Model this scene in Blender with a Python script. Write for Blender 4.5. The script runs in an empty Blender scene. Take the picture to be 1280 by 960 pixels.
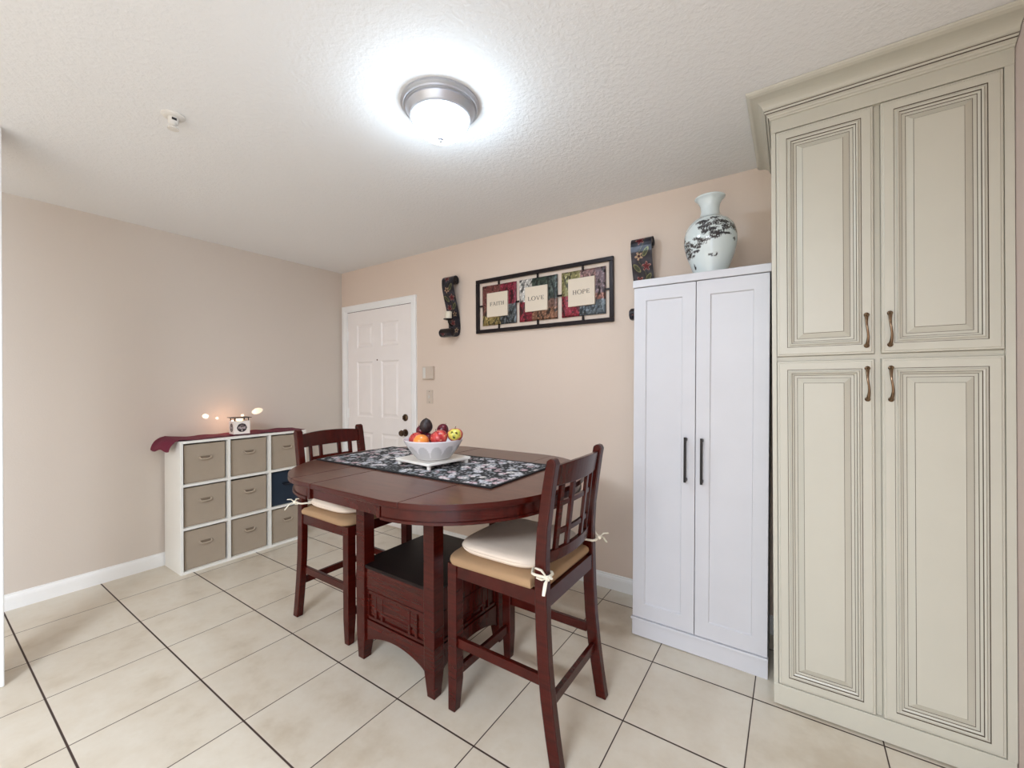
import bpy, math, random
from mathutils import Vector, Matrix, noise as mnoise

PI = math.pi
random.seed(7)
scene = bpy.context.scene
COL = scene.collection

# ------------------------------------------------------------------ camera, world, exposure
cam_d = bpy.data.cameras.new('camera')
cam_d.sensor_width = 36.0
cam_d.lens = 519.62 * 36.0 / 1280.0
cam_d.clip_start = 0.03
cam = bpy.data.objects.new('camera', cam_d)
COL.objects.link(cam)
_R = Vector((0.82883385, 0.55946818, -0.00545947))
_U = Vector((0.00440881, 0.00322667, 0.99998508))
_F = Vector((-0.55947745, 0.82884555, -0.00020778))
m = Matrix.Identity(4)
for i in range(3):
    m[i][0] = _R[i]; m[i][1] = _U[i]; m[i][2] = -_F[i]
m[0][3], m[1][3], m[2][3] = 3.78394, -2.530865, 1.298523
cam.matrix_world = m
scene.camera = cam

scene.view_settings.view_transform = 'Standard'
scene.view_settings.look = 'None'
scene.view_settings.gamma = 1.0
scene.view_settings.use_curve_mapping = False
scene.view_settings.exposure = 0.63
scene.cycles.use_denoising = True
scene.cycles.max_bounces = 10
scene.cycles.diffuse_bounces = 6
scene.cycles.sample_clamp_indirect = 6.0

W_STRENGTH = 2.1
LAMP_STRENGTH = 48.0
FILL_POWER = 110.0

world = bpy.data.worlds.new('world')
scene.world = world
world.use_nodes = True
bg = world.node_tree.nodes['Background']
bg.inputs[0].default_value = (0.87, 0.99, 1.18, 1)
bg.inputs[1].default_value = W_STRENGTH

H = 2.424          # ceiling height
XR = 4.372         # right wall
YREAR = -6.0

# ------------------------------------------------------------------ colour and material helpers
def lin(c):
    r = []
    for v in c[:3]:
        v = v / 255.0
        r.append(v / 12.92 if v <= 0.04045 else ((v + 0.055) / 1.055) ** 2.4)
    return (r[0], r[1], r[2], 1.0)

class NT:
    def __init__(s, name):
        s.m = bpy.data.materials.new(name); s.m.use_nodes = True
        s.t = s.m.node_tree; s.b = s.t.nodes['Principled BSDF']
    def n(s, typ, **kw):
        nd = s.t.nodes.new(typ)
        for k, v in kw.items():
            if isinstance(k, str) and hasattr(nd, k): setattr(nd, k, v)
        return nd
    def l(s, a, b): s.t.links.new(a, b)
    def math(s, op, a, b=None, c=None):
        nd = s.t.nodes.new('ShaderNodeMath'); nd.operation = op
        for i, v in enumerate((a, b, c)):
            if v is None: continue
            if isinstance(v, (int, float)): nd.inputs[i].default_value = v
            else: s.l(v, nd.inputs[i])
        return nd.outputs[0]
    def mix(s, fac, a, b):
        nd = s.t.nodes.new('ShaderNodeMix'); nd.data_type = 'RGBA'
        for v, i in ((fac, 0), (a, 6), (b, 7)):
            if isinstance(v, (int, float)): nd.inputs[i].default_value = v
            elif isinstance(v, tuple): nd.inputs[i].default_value = v
            else: s.l(v, nd.inputs[i])
        return nd.outputs[2]
    def coord(s, scale=(1, 1, 1), kind='Object'):
        tc = s.t.nodes.new('ShaderNodeTexCoord'); mp = s.t.nodes.new('ShaderNodeMapping')
        mp.inputs['Scale'].default_value = scale
        s.l(tc.outputs[kind], mp.inputs[0]); return mp.outputs[0]
    def noise(s, vec, scale, detail=3, rough=0.5, out='Fac'):
        nd = s.t.nodes.new('ShaderNodeTexNoise')
        nd.inputs['Scale'].default_value = scale; nd.inputs['Detail'].default_value = detail
        nd.inputs['Roughness'].default_value = rough
        s.l(vec, nd.inputs['Vector']); return nd.outputs[out]
    def ramp(s, fac, stops):
        nd = s.t.nodes.new('ShaderNodeValToRGB'); e = nd.color_ramp.elements
        while len(e) > len(stops): e.remove(e[-1])
        while len(e) < len(stops): e.new(0.5)
        for i, (p, c) in enumerate(stops):
            e[i].position = p; e[i].color = c
        s.l(fac, nd.inputs[0]); return nd.outputs[0]
    def bump(s, h, strength=0.2, dist=0.002):
        nd = s.t.nodes.new('ShaderNodeBump')
        nd.inputs['Strength'].default_value = strength; nd.inputs['Distance'].default_value = dist
        s.l(h, nd.inputs['Height']); s.l(nd.outputs[0], s.b.inputs['Normal'])
    def base(s, c):
        if isinstance(c, tuple): s.b.inputs['Base Color'].default_value = c
        else: s.l(c, s.b.inputs['Base Color'])
    def set(s, **kw):
        for k, v in kw.items():
            s.b.inputs[k.replace('_', ' ')].default_value = v
        return s

def mat_plain(name, col, rough=0.5, metal=0.0, bump=None, var=0.04, vscale=6, **kw):
    """plain colour with a faint procedural variation"""
    t = NT(name); v = t.coord()
    c = lin(col)
    d = tuple(max(0, x * (1 - var * 2)) for x in c[:3]) + (1,)
    t.base(t.mix(t.noise(v, vscale, 4), d, c))
    t.set(Roughness=rough, Metallic=metal, **kw)
    if bump: t.bump(t.noise(v, bump[0], 3), bump[1], bump[2])
    return t.m

def mat_painted(name, rough=0.35, metal=0.0, bump=None, **kw):
    """colours come from the mesh's own painted pattern"""
    t = NT(name)
    a = t.n('ShaderNodeVertexColor'); a.layer_name = 'Col'
    t.l(a.outputs['Color'], t.b.inputs['Base Color'])
    t.set(Roughness=rough, Metallic=metal, **kw)
    if bump: t.bump(t.noise(t.coord(), bump[0], 3), bump[1], bump[2])
    return t.m

def mat_wall(name, col):
    t = NT(name); v = t.coord()
    c = lin(col); d = tuple(x * 0.93 for x in c[:3]) + (1,)
    t.base(t.mix(t.noise(v, 1.3, 3), d, c))
    t.set(Roughness=0.62)
    t.bump(t.noise(v, 110, 3), 0.25, 0.002)
    return t.m

def mat_ceiling():
    t = NT('ceiling_texture'); v = t.coord()
    c = lin((232, 232, 231))
    n1 = t.noise(v, 55, 4, 0.55)
    n2 = t.noise(v, 110, 3, 0.55)
    h = t.math('ADD', t.ramp(n1, [(0.42, (0, 0, 0, 1)), (0.62, (1, 1, 1, 1))]), t.math('MULTIPLY', n2, 0.5))
    t.base(c); t.set(Roughness=0.8)
    t.bump(h, 0.28, 0.003)
    return t.m

def mat_floor():
    t = NT('floor_tile'); T = 0.4064
    tc = t.n('ShaderNodeTexCoord'); sp = t.n('ShaderNodeSeparateXYZ')
    t.l(tc.outputs['Object'], sp.inputs[0])
    def cell(o, off):
        a = t.math('DIVIDE', t.math('SUBTRACT', o, off), T)
        return a, t.math('FLOOR', a), t.math('FRACT', a)
    ax, ix, fx = cell(sp.outputs[0], 0.392 - 10 * T)
    ay, iy, fy = cell(sp.outputs[1], -2.189 - 20 * T)
    def edge(f, w):
        d = t.math('MINIMUM', f, t.math('SUBTRACT', 1.0, f))
        mr = t.n('ShaderNodeMapRange')
        mr.inputs['From Min'].default_value = w; mr.inputs['From Max'].default_value = w * 1.5
        mr.inputs['To Min'].default_value = 1; mr.inputs['To Max'].default_value = 0
        t.l(d, mr.inputs['Value']); return mr.outputs[0]
    gx = edge(fx, 0.0042); gy = edge(fy, 0.0066)
    g = t.math('MAXIMUM', gx, gy)
    cb = t.n('ShaderNodeCombineXYZ'); t.l(ix, cb.inputs[0]); t.l(iy, cb.inputs[1])
    wn = t.n('ShaderNodeTexWhiteNoise'); wn.noise_dimensions = '3D'; t.l(cb.outputs[0], wn.inputs[0])
    va = t.n('ShaderNodeVectorMath'); va.operation = 'MULTIPLY_ADD'
    t.l(wn.outputs['Color'], va.inputs[0]); va.inputs[1].default_value = (7, 7, 7); t.l(tc.outputs['Object'], va.inputs[2])
    n1 = t.noise(va.outputs[0], 4.5, 5, 0.6)
    n2 = t.noise(va.outputs[0], 38, 4, 0.6)
    c = t.ramp(n1, [(0.28, lin((196, 184, 165))), (0.45, lin((212, 203, 187))), (0.62, lin((218, 211, 197))), (0.78, lin((207, 197, 178)))])
    c = t.mix(t.math('MULTIPLY', n2, 0.25), c, lin((190, 170, 140)))
    c = t.mix(t.math('MULTIPLY', wn.outputs['Value'], 0.12), c, lin((180, 168, 150)))
    c = t.mix(g, c, lin((62, 46, 40)))
    t.base(c)
    r = t.math('ADD', t.math('MULTIPLY', g, 0.5), t.math('ADD', 0.27, t.math('MULTIPLY', n2, 0.1)))
    t.l(r, t.b.inputs['Roughness'])
    t.bump(t.math('SUBTRACT', t.math('MULTIPLY', n2, 0.12), g), 0.5, 0.0015)
    return t.m

def mat_wood(name, dark, light, rough=0.24, scale=(2, 2, 22), coat=0.14):
    t = NT(name); v = t.coord(scale)
    n = t.noise(v, 3.2, 6, 0.62)
    c = t.ramp(n, [(0.3, lin(dark)), (0.7, lin(light))])
    t.base(c); t.set(Roughness=rough, Coat_Weight=coat, Coat_Roughness=0.15, Specular_IOR_Level=0.22)
    return t.m

def mat_fabric(name, col, rough=0.9, scale=900, var=0.08):
    t = NT(name); v = t.coord()
    c = lin(col); d = tuple(x * (1 - var * 2) for x in c[:3]) + (1,)
    t.base(t.mix(t.noise(v, 9, 5, 0.65), d, c)); t.set(Roughness=rough)
    wv = t.n('ShaderNodeTexVoronoi'); wv.inputs['Scale'].default_value = scale
    t.l(v, wv.inputs['Vector'])
    t.bump(wv.outputs['Distance'], 0.35, 0.0008)
    return t.m

def mat_emit(name, col, strength):
    t = NT(name)
    t.base(lin(col)); t.set(Roughness=0.4)
    t.b.inputs['Emission Color'].default_value = col_lin = lin(col)
    t.b.inputs['Emission Strength'].default_value = strength
    return t.m

M = dict(
    wallL=mat_wall('wall_paint_taupe', (213, 202, 190)),
    wallB=mat_wall('wall_paint_beige', (224, 206, 190)),
    wallR=mat_wall('wall_paint_rose_taupe', (214, 196, 188)),
    ceil=mat_ceiling(), floor=mat_floor(),
    trim=mat_plain('white_trim_paint', (246, 246, 244), 0.35),
    door=mat_plain('white_door_paint', (246, 240, 236), 0.38),
    wood=mat_wood('mahogany_stain', (50, 10, 6), (70, 16, 9)),
    woodH=mat_wood('mahogany_stain_lengthwise', (50, 10, 6), (70, 16, 9), scale=(3, 14, 3)),
    top=mat_wood('mahogany_top_sheen', (76, 42, 30), (96, 56, 42), rough=0.33, scale=(1.5, 14, 2), coat=0.35),  # greyer brown than the sides, room reflection put into the colour
    dark=mat_wood('shaded_mahogany', (16, 7, 6), (24, 10, 9), rough=0.5, coat=0.0),  # near-black copy of the wood, shade under the top put into its colour
    tan=mat_fabric('tan_microsuede', (170, 137, 102), var=0.1),
    cushion=mat_fabric('cream_linen', (230, 214, 196), scale=500),
    tie=mat_plain('cream_ribbon', (232, 224, 205), 0.8),
    cub=mat_plain('white_laminate', (236, 234, 226), 0.4),
    bin=mat_fabric('beige_nonwoven', (168, 153, 134), scale=700),
    binh=mat_fabric('beige_handle_webbing', (178, 162, 142), scale=700),
    slot=mat_plain('strap_shadow_brown', (126, 110, 92), 0.9),  # shadow tone used around the bin handle strap
    navy=mat_fabric('navy_nonwoven', (30, 44, 60), scale=700),
    navyd=mat_fabric('navy_handle_webbing', (14, 20, 34), scale=700),
    maroon=mat_fabric('maroon_cloth', (112, 20, 52), 0.75, 500, 0.12),
    ward=mat_plain('white_wardrobe_laminate', (209, 209, 213), 0.38),
    cream=mat_plain('cream_cabinet_paint', (202, 199, 185), 0.38, bump=(220, 0.08, 0.001)),
    glaze=mat_plain('brown_glaze_line', (88, 76, 62), 0.5),
    gap=mat_plain('gap_shadow_dark', (70, 50, 38), 0.7),  # painted shadow above the front door
    black=mat_plain('black_metal', (24, 20, 20), 0.4, 0.3),
    iron=mat_plain('dark_frame_metal', (34, 26, 28), 0.38, 0.5),
    bronze=mat_plain('aged_bronze', (150, 124, 100), 0.22, 1.0, var=0.2, vscale=60),
    brass=mat_plain('dark_brass', (96, 78, 62), 0.3, 0.9),
    nickel=mat_plain('brushed_nickel', (200, 204, 212), 0.3, 0.7),
    glassL=mat_emit('lit_lamp_glass', (214, 236, 255), LAMP_STRENGTH),
    plastic=mat_plain('white_plastic', (222, 218, 210), 0.4),
    plasticb=mat_plain('beige_plastic', (208, 192, 176), 0.45),
    porc=mat_painted('painted_porcelain', 0.12, Coat_Weight=0.5, Coat_Roughness=0.05),
    band=mat_painted('painted_metal_band', 0.3, 0.35),
    mat=mat_painted('floral_tapestry', 0.85, bump=(500, 0.3, 0.001)),
    matb=mat_plain('black_binding', (20, 18, 20), 0.8),
    plaque=mat_painted('embossed_painted_metal', 0.35, 0.25, bump=(120, 0.6, 0.004)),
    paper=mat_plain('ivory_plaque', (226, 212, 192), 0.6),
    ink=mat_plain('grey_lettering', (88, 80, 74), 0.6),
    boxp=mat_painted('printed_box', 0.45),
    candle=mat_plain('ivory_wax', (228, 220, 200), 0.5),
    fruit=mat_painted('fruit_skin', 0.28, bump=(90, 0.15, 0.001)),
    stem=mat_plain('fruit_stem', (70, 50, 30), 0.7),
    avo=mat_plain('avocado_skin', (48, 34, 34), 0.45, bump=(120, 0.8, 0.003), var=0.25, vscale=40),
    bowl=mat_painted('frosted_white_glass', 0.18, Coat_Weight=0.3),
    board=mat_plain('white_ceramic', (240, 237, 230), 0.25),
    grey=mat_plain('dark_slot', (30, 28, 28), 0.6),
)

# ------------------------------------------------------------------ mesh helpers
class MB:
    def __init__(s): s.v = []; s.f = []; s.mi = []
    def add(s, vs, fs, mi=0):
        o = len(s.v); s.v += [tuple(p) for p in vs]
        for f in fs: s.f.append(tuple(i + o for i in f)); s.mi.append(mi)
        return s
    def box(s, x0, x1, y0, y1, z0, z1, mi=0):
        vs = [(x0, y0, z0), (x1, y0, z0), (x1, y1, z0), (x0, y1, z0), (x0, y0, z1), (x1, y0, z1), (x1, y1, z1), (x0, y1, z1)]
        return s.add(vs, [(0, 3, 2, 1), (4, 5, 6, 7), (0, 1, 5, 4), (1, 2, 6, 5), (2, 3, 7, 6), (3, 0, 4, 7)], mi)
    def prism(s, pts, fn, t0, t1, mi=0):
        """pts: 2-D outline, fn(a,b,t)->xyz"""
        n = len(pts)
        vs = [fn(a, b, t0) for a, b in pts] + [fn(a, b, t1) for a, b in pts]
        fs = [tuple(range(n))[::-1], tuple(range(n, 2 * n))] + [(i, (i + 1) % n, (i + 1) % n + n, i + n) for i in range(n)]
        return s.add(vs, fs, mi)
    def loft(s, rings, close=True, cap=True, mi=0):
        n = len(rings[0]); vs = [p for r in rings for p in r]; fs = []
        for k in range(len(rings) - 1):
            for i in range(n if close else n - 1):
                j = (i + 1) % n
                fs.append((k * n + i, k * n + j, (k + 1) * n + j, (k + 1) * n + i))
        if cap:
            fs.append(tuple(range(n))[::-1]); fs.append(tuple(range((len(rings) - 1) * n, len(rings) * n)))
        return s.add(vs, fs, mi)
    def lathe(s, prof, c=(0, 0, 0), seg=48, mi=0, axis='z'):
        rings = []
        for r, h in prof:
            ring = []
            for i in range(seg):
                a = 2 * PI * i / seg
                p = (r * math.cos(a), r * math.sin(a), h)
                if axis == 'y': p = (p[0], p[2], p[1])
                if axis == 'x': p = (p[2], p[0], p[1])
                ring.append((c[0] + p[0], c[1] + p[1], c[2] + p[2]))
            rings.append(ring)
        return s.loft(rings, True, True, mi)
    def tube(s, path, r, seg=10, mi=0, flat=1.0):
        path = [Vector(p) for p in path]; rings = []; prev = None
        for i, p in enumerate(path):
            t = (path[min(i + 1, len(path) - 1)] - path[max(i - 1, 0)])
            if t.length < 1e-9: t = Vector((0, 0, 1))
            t.normalize()
            if prev is None:
                a = Vector((0, 0, 1)) if abs(t.z) < 0.9 else Vector((1, 0, 0))
                u = t.cross(a).normalized()
            else:
                u = (prev - t * prev.dot(t)).normalized()
            prev = u; w = t.cross(u)
            rr = r[i] if isinstance(r, (list, tuple)) else r
            rings.append([p + (u * math.cos(2 * PI * k / seg) + w * math.sin(2 * PI * k / seg) * flat) * rr for k in range(seg)])
        return s.loft(rings, True, True, mi)
    def build(s, name, mats, parent=None, bevel=0, smooth=False, seg=2, angle=40):
        me = bpy.data.meshes.new(name); me.from_pydata(s.v, [], s.f); me.validate()
        if not isinstance(mats, (list, tuple)): mats = [mats]
        for mm in mats: me.materials.append(mm)
        if len(me.polygons) == len(s.mi):
            me.polygons.foreach_set('material_index', s.mi)
        o = bpy.data.objects.new(name, me); COL.objects.link(o)
        import bmesh
        b = bmesh.new(); b.from_mesh(me); bmesh.ops.recalc_face_normals(b, faces=b.faces); b.to_mesh(me); b.free()
        if parent: o.parent = parent
        if bevel:
            md = o.modifiers.new('bevel', 'BEVEL'); md.width = bevel; md.segments = seg; md.limit_method = 'ANGLE'; md.angle_limit = math.radians(35)
        if smooth:
            me.polygons.foreach_set('use_smooth', [True] * len(me.polygons))
            me.set_sharp_from_angle(angle=math.radians(angle))
        return o

def paint(o, fn):
    me = o.data
    at = me.color_attributes.new('Col', 'FLOAT_COLOR', 'POINT')
    for i, v in enumerate(me.vertices):
        at.data[i].color = lin(fn(v.co))

def tag(o, label=None, cat=None, group=None, kind=None):
    if label: o['label'] = label
    if cat: o['category'] = cat
    if group: o['group'] = group
    if kind: o['kind'] = kind
    return o

def thing(name, label, cat, loc=(0, 0, 0), rz=0, group=None):
    o = bpy.data.objects.new(name, None); COL.objects.link(o)
    o.empty_display_size = 0.05
    o.location = loc; o.rotation_euler = (0, 0, rz)
    return tag(o, label, cat, group)

def copy_tree(o, parent=None):
    c = o.copy(); COL.objects.link(c)
    if parent: c.parent = parent
    for ch in [x for x in bpy.data.objects if x.parent == o]:
        copy_tree(ch, c)
    return c

def hsh(*a):
    return mnoise.noise(Vector(a))

# ------------------------------------------------------------------ setting
def struct(o): o['kind'] = 'structure'; return o

struct(MB().box(-0.1, XR + 0.1, YREAR, 0.1, -0.08, 0).build('floor', M['floor']))
struct(MB().box(-0.1, XR + 0.1, YREAR, 0.1, H, H + 0.08).build('ceiling', M['ceil']))
struct(MB().box(-0.1, 0, YREAR, 0.1, 0, H).build('wall_left', M['wallL']))
struct(MB().box(0, XR, 0, 0.1, 0, H).build('wall_back', M['wallB']))
struct(MB().box(XR, XR + 0.1, -3.4, 0.1, 0, H).box(XR, XR + 0.1, YREAR, -5.6, 0, H).box(XR, XR + 0.1, -5.6, -3.4, 2.1, H).build('wall_right', M['wallR']))  # opening behind the viewer added to let world light onto the left wall
struct(MB().box(-0.1, XR + 0.1, YREAR - 0.1, YREAR, 0, H).build('wall_rear', M['wallB']))
struct(MB().box(0.79, 0.925, -2.40, -2.285, 0, H).build('wall_front', M['wallL']))
c = MB().box(0.86, 0.949, -2.285, -2.272, 0, H - 0.002).box(0.925, 0.949, -2.40, -2.285, 0, H - 0.002)
c.box(0.86, 0.949, -2.413, -2.40, 0, H - 0.002)
struct(c.build('trim_1', M['trim'], bevel=0.004))

def base_prof():  # (thickness, height)
    return [(0, 0), (0.013, 0), (0.013, 0.066), (0.010, 0.078), (0.006, 0.084), (0.005, 0.092), (0, 0.094)]
struct(MB().prism(base_prof(), lambda a, b, t: (a, t, b), -2.284, -0.014).build('baseboard_left', M['trim']))
struct(MB().prism(base_prof(), lambda a, b, t: (t, -a, b), 1.083, XR).build('baseboard_back', M['trim']))
struct(MB().prism(base_prof(), lambda a, b, t: (XR - a, t, b), -3.38, -0.60).build('baseboard_right', M['trim']))

# front door
def six_panel(x0, x1, z0, z1, yf, th, pans):
    """slab whose front face at y=yf has moulded panels"""
    mb = MB()
    xs = sorted({x0, x1} | {p[0] for p in pans} | {p[1] for p in pans})
    zs = sorted({z0, z1} | {p[2] for p in pans} | {p[3] for p in pans})
    for i in range(len(xs) - 1):
        for j in range(len(zs) - 1):
            cx, cz = (xs[i] + xs[i + 1]) / 2, (zs[j] + zs[j + 1]) / 2
            if any(p[0] < cx < p[1] and p[2] < cz < p[3] for p in pans): continue
            mb.add([(xs[i], yf, zs[j]), (xs[i + 1], yf, zs[j]), (xs[i + 1], yf, zs[j + 1]), (xs[i], yf, zs[j + 1])], [(0, 1, 2, 3)])
    for a, b, c_, d in pans:
        rings = []
        for ins, dep in ((0, 0), (0.012, 0.009), (0.022, 0.009), (0.042, 0.002)):
            rings.append([(a + ins, yf + dep, c_ + ins), (b - ins, yf + dep, c_ + ins), (b - ins, yf + dep, d - ins), (a + ins, yf + dep, d - ins)])
        mb.loft(rings, True, False); mb.add(rings[-1], [(0, 1, 2, 3)])
    yb = yf + th
    mb.add([(x0, yf, z0), (x1, yf, z0), (x1, yf, z1), (x0, yf, z1), (x0, yb, z0), (x1, yb, z0), (x1, yb, z1), (x0, yb, z1)],
           [(0, 4, 5, 1), (1, 5, 6, 2), (2, 6, 7, 3), (3, 7, 4, 0), (4, 7, 6, 5)])
    return mb
px = ((0.262, 0.497), (0.620, 0.862))
pans = [(a, b, c_, d) for a, b in px for c_, d in ((0.20, 0.845), (0.99, 1.52), (1.655, 1.878))]
dslab = struct(six_panel(0.118, 1.021, 0.012, 2.008, -0.012, 0.011, pans).build('door_1', M['door']))
tag(dslab, 'white six-panel front door in the corner of the room')
cs = MB()
cprof = [(0, 0), (0, 0.014), (0.012, 0.018), (0.045, 0.019), (0.060, 0.012), (0.066, 0.006), (0.066, 0)]
# casing: outer edges x 0.018..1.081, top 2.078 ; three lengths, outward thickness -> -y
def _crn(x, z, sx, sz): return [(x + sx * a, -b, z + sz * a) for a, b in cprof]
cs.loft([_crn(0.018, 0, 1, 0), _crn(0.018, 2.078, 1, -1), _crn(1.081, 2.078, -1, -1), _crn(1.081, 0, -1, 0)], True, True)
cs.box(0.084, 0.113, -0.016, 0, 0, 2.02).box(0.084, 1.02, -0.015, -0.001, 2.0125, 2.02)
cas = cs.build('door_casing', M['trim'], dslab)
MB().box(0.10, 0.118, -0.0145, -0.003, 2.008, 2.0125).box(0.118, 1.021, -0.0125, -0.003, 2.008, 2.0125).build('door_gap_shadow', M['gap'], dslab)  # dark strip stands in for the shadow line over the slab
for hz in (0.30, 1.02, 1.78):
    MB().lathe([(0.006, -0.045), (0.006, 0.045)], (0.113, -0.018, hz), 12).box(0.1, 0.13, -0.0165, -0.012, hz - 0.045, hz + 0.045).build('hinge', M['trim'], dslab)
kn = MB().lathe([(0.001, 0), (0.032, -0.001), (0.032, -0.008), (0.014, -0.012), (0.012, -0.03), (0.024, -0.038), (0.028, -0.05), (0.022, -0.062), (0.001, -0.066)], (0.948, -0.012, 0.872), 28, axis='y')
kn.build('door_knob', M['brass'], dslab, smooth=True)
MB().lathe([(0.001, 0), (0.031, -0.001), (0.031, -0.008), (0.024, -0.014), (0.001, -0.016)], (0.948, -0.012, 1.006), 28, axis='y').box(0.943, 0.953, -0.045, -0.026, 0.99, 1.022).build('deadbolt', M['brass'], dslab, smooth=True)
MB().lathe([(0.001, 0), (0.007, -0.001), (0.007, -0.003), (0.001, -0.004)], (0.566, -0.012, 1.53), 14, axis='y').build('peephole', M['brass'], dslab)

# ------------------------------------------------------------------ ceiling lamp
lx, ly = 2.613, -1.30
t = thing('ceiling_lamp', 'round flush-mount ceiling lamp with brushed nickel rim and lit white glass dome', 'ceiling lamp', (lx, ly, H))
MB().lathe([(0.155, 0), (0.157, -0.010), (0.148, -0.016), (0.146, -0.022), (0.140, -0.020), (0.137, -0.022), (0.137, -0.030), (0.128, -0.044), (0.121, -0.052), (0.119, -0.060), (0.112, -0.062), (0.106, -0.058), (0.10, -0.03), (0.001, -0.03)], seg=64).build('rim', M['nickel'], t, smooth=True, angle=25)
MB().lathe([(0.112, -0.056), (0.111, -0.066), (0.104, -0.086), (0.088, -0.108), (0.064, -0.124), (0.036, -0.133), (0.012, -0.136), (0.001, -0.136)], seg=48).build('glass_dome', M['glassL'], t, smooth=True, angle=80)
MB().lathe([(0.001, -0.132), (0.012, -0.135), (0.013, -0.139), (0.006, -0.142), (0.008, -0.147), (0.004, -0.152), (0.001, -0.153)], seg=20).build('finial', M['nickel'], t, smooth=True)

# added fill lamp behind the viewer, built like a ceiling fixture
t = thing('added_fill_light', 'long white fill light added on the ceiling behind the viewer', 'ceiling light', (3.3, -4.5, H))
MB().box(-0.62, 0.62, -0.16, 0.16, -0.03, 0).box(-0.62, 0.62, -0.16, -0.15, -0.07, -0.03).box(-0.62, 0.62, 0.15, 0.16, -0.07, -0.03).build('housing', M['plastic'], t)
ad = bpy.data.lights.new('fill_area', 'AREA'); ad.shape = 'RECTANGLE'; ad.size = 1.2; ad.size_y = 0.28
ad.energy = FILL_POWER; ad.color = (0.88, 0.98, 1.11)
al = bpy.data.objects.new('fill_area_light', ad); COL.objects.link(al); al.parent = t; al.location = (0, 0, -0.075)

# sprinkler
t = thing('fire_sprinkler', 'small white pendent fire sprinkler head on the left part of the ceiling', 'sprinkler', (1.652, -1.882, H))
MB().lathe([(0.040, 0), (0.041, -0.004), (0.034, -0.010), (0.022, -0.012), (0.001, -0.012)], seg=32).build('escutcheon', M['plastic'], t, smooth=True)
sm = MB().lathe([(0.018, -0.010), (0.018, -0.034), (0.014, -0.038), (0.008, -0.044), (0.001, -0.044)], seg=20)
for sx in (-1, 1): sm.tube([(sx * 0.013, 0, -0.02), (sx * 0.015, 0, -0.034), (sx * 0.008, 0, -0.048), (0, 0, -0.052)], 0.003, 8)
sm.build('frame', M['plastic'], t, smooth=True)
MB().lathe([(0.001, -0.050), (0.019, -0.051), (0.020, -0.058), (0.001, -0.060)], seg=20).build('deflector', M['plastic'], t)
MB().box(0.0165, 0.0188, -0.010, 0.006, -0.026, -0.017).build('slot', M['grey'], t)

# switches on the back wall
t = thing('thermostat', 'square beige wall box above the light switch, right of the white door', 'thermostat', (1.232, 0, 1.396))
MB().box(-0.062, 0.062, -0.026, 0, -0.055, 0.055).build('housing', M['plasticb'], t, bevel=0.004)
MB().box(-0.052, -0.022, -0.028, -0.026, -0.045, 0.045).build('cover', M['plastic'], t, bevel=0.001)
t = thing('light_switch', 'slim cream light switch plate below the square wall box', 'light switch', (1.236, 0, 1.193))
MB().box(-0.036, 0.036, -0.006, 0, -0.058, 0.058).build('plate', M['plasticb'], t, bevel=0.002)
MB().box(-0.006, 0.006, -0.014, -0.006, -0.012, 0.012).build('toggle', M['plastic'], t, bevel=0.002)
for z in (-0.045, 0.045): MB().lathe([(0.001, -0.006), (0.003, -0.006), (0.003, -0.008), (0.001, -0.008)], (0, 0, z), 8, axis='y').build('screw', M['grey'], t)

# ------------------------------------------------------------------ tall cream cabinet
YF = -0.551
X0, X1 = 3.716, 4.370
t = thing('pantry_cabinet', 'tall cream built-in pantry cabinet with four raised-panel doors and crown moulding', 'cabinet', (0, 0, 0))
cb = MB()
cb.box(X0, X1, -0.530, -0.001, 0.0, 2.4225)                      # carcass
cb.build('body', M['cream'], t)
MB().box(X0, X1 - 0.002, YF, -0.530, 0.008, 0.0882).build('plinth', M['cream'], t, bevel=0.001)
MB().box(X0, X1, -0.5505, -0.530, 2.3022, 2.4225).build('frieze', M['cream'], t)
MB().box(X0, X0 + 0.015, -0.5475, -0.530, 0.0882, 2.3022).box(4.3485, X1, -0.549, -0.530, 0.0882, 2.3022).box(4.033, 4.048, -0.534, -0.530, 0.0882, 1.383).box(4.033, 4.048, -0.534, -0.530, 1.40, 2.3022).box(X0 + 0.015, 4.3485, -0.534, -0.530, 1.383, 1.40).build('face_frame', M['cream'], t)

def cab_door(x0, x1, z0, z1, parent):
    mb = MB()
    # (inset, depth behind front plane, material of the band running up to this ring)
    prof = [(0, 0.018, 0), (0, 0.005, 0), (0.0025, 0.0025, 0), (0.006, 0.0025, 0), (0.009, 0.0, 0), (0.034, 0.0, 0),
            (0.0358, 0.0035, 1), (0.040, 0.0030, 0), (0.044, -0.002, 0), (0.0485, -0.0005, 0), (0.0500, 0.0045, 1),
            (0.056, 0.008, 0), (0.0574, 0.0105, 1), (0.0660, 0.0105, 0), (0.0674, 0.0115, 1), (0.086, 0.0030, 0), (0.0872, 0.0015, 1), (0.0885, 0.001, 0)]
    rings = []
    for ins, dep, mi in prof:
        y = YF + dep
        rings.append([(x0 + ins, y, z0 + ins), (x1 - ins, y, z0 + ins), (x1 - ins, y, z1 - ins), (x0 + ins, y, z1 - ins)])
    for k in range(1, len(prof)):
        mb.loft([rings[k - 1], rings[k]], True, False, prof[k][2])
    mb.add(rings[-1], [(0, 1, 2, 3)], 0)
    mb.add(rings[0], [(3, 2, 1, 0)], 0)
    o = mb.build('door', [M['cream'], M['glaze']], parent)
    return o

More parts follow.
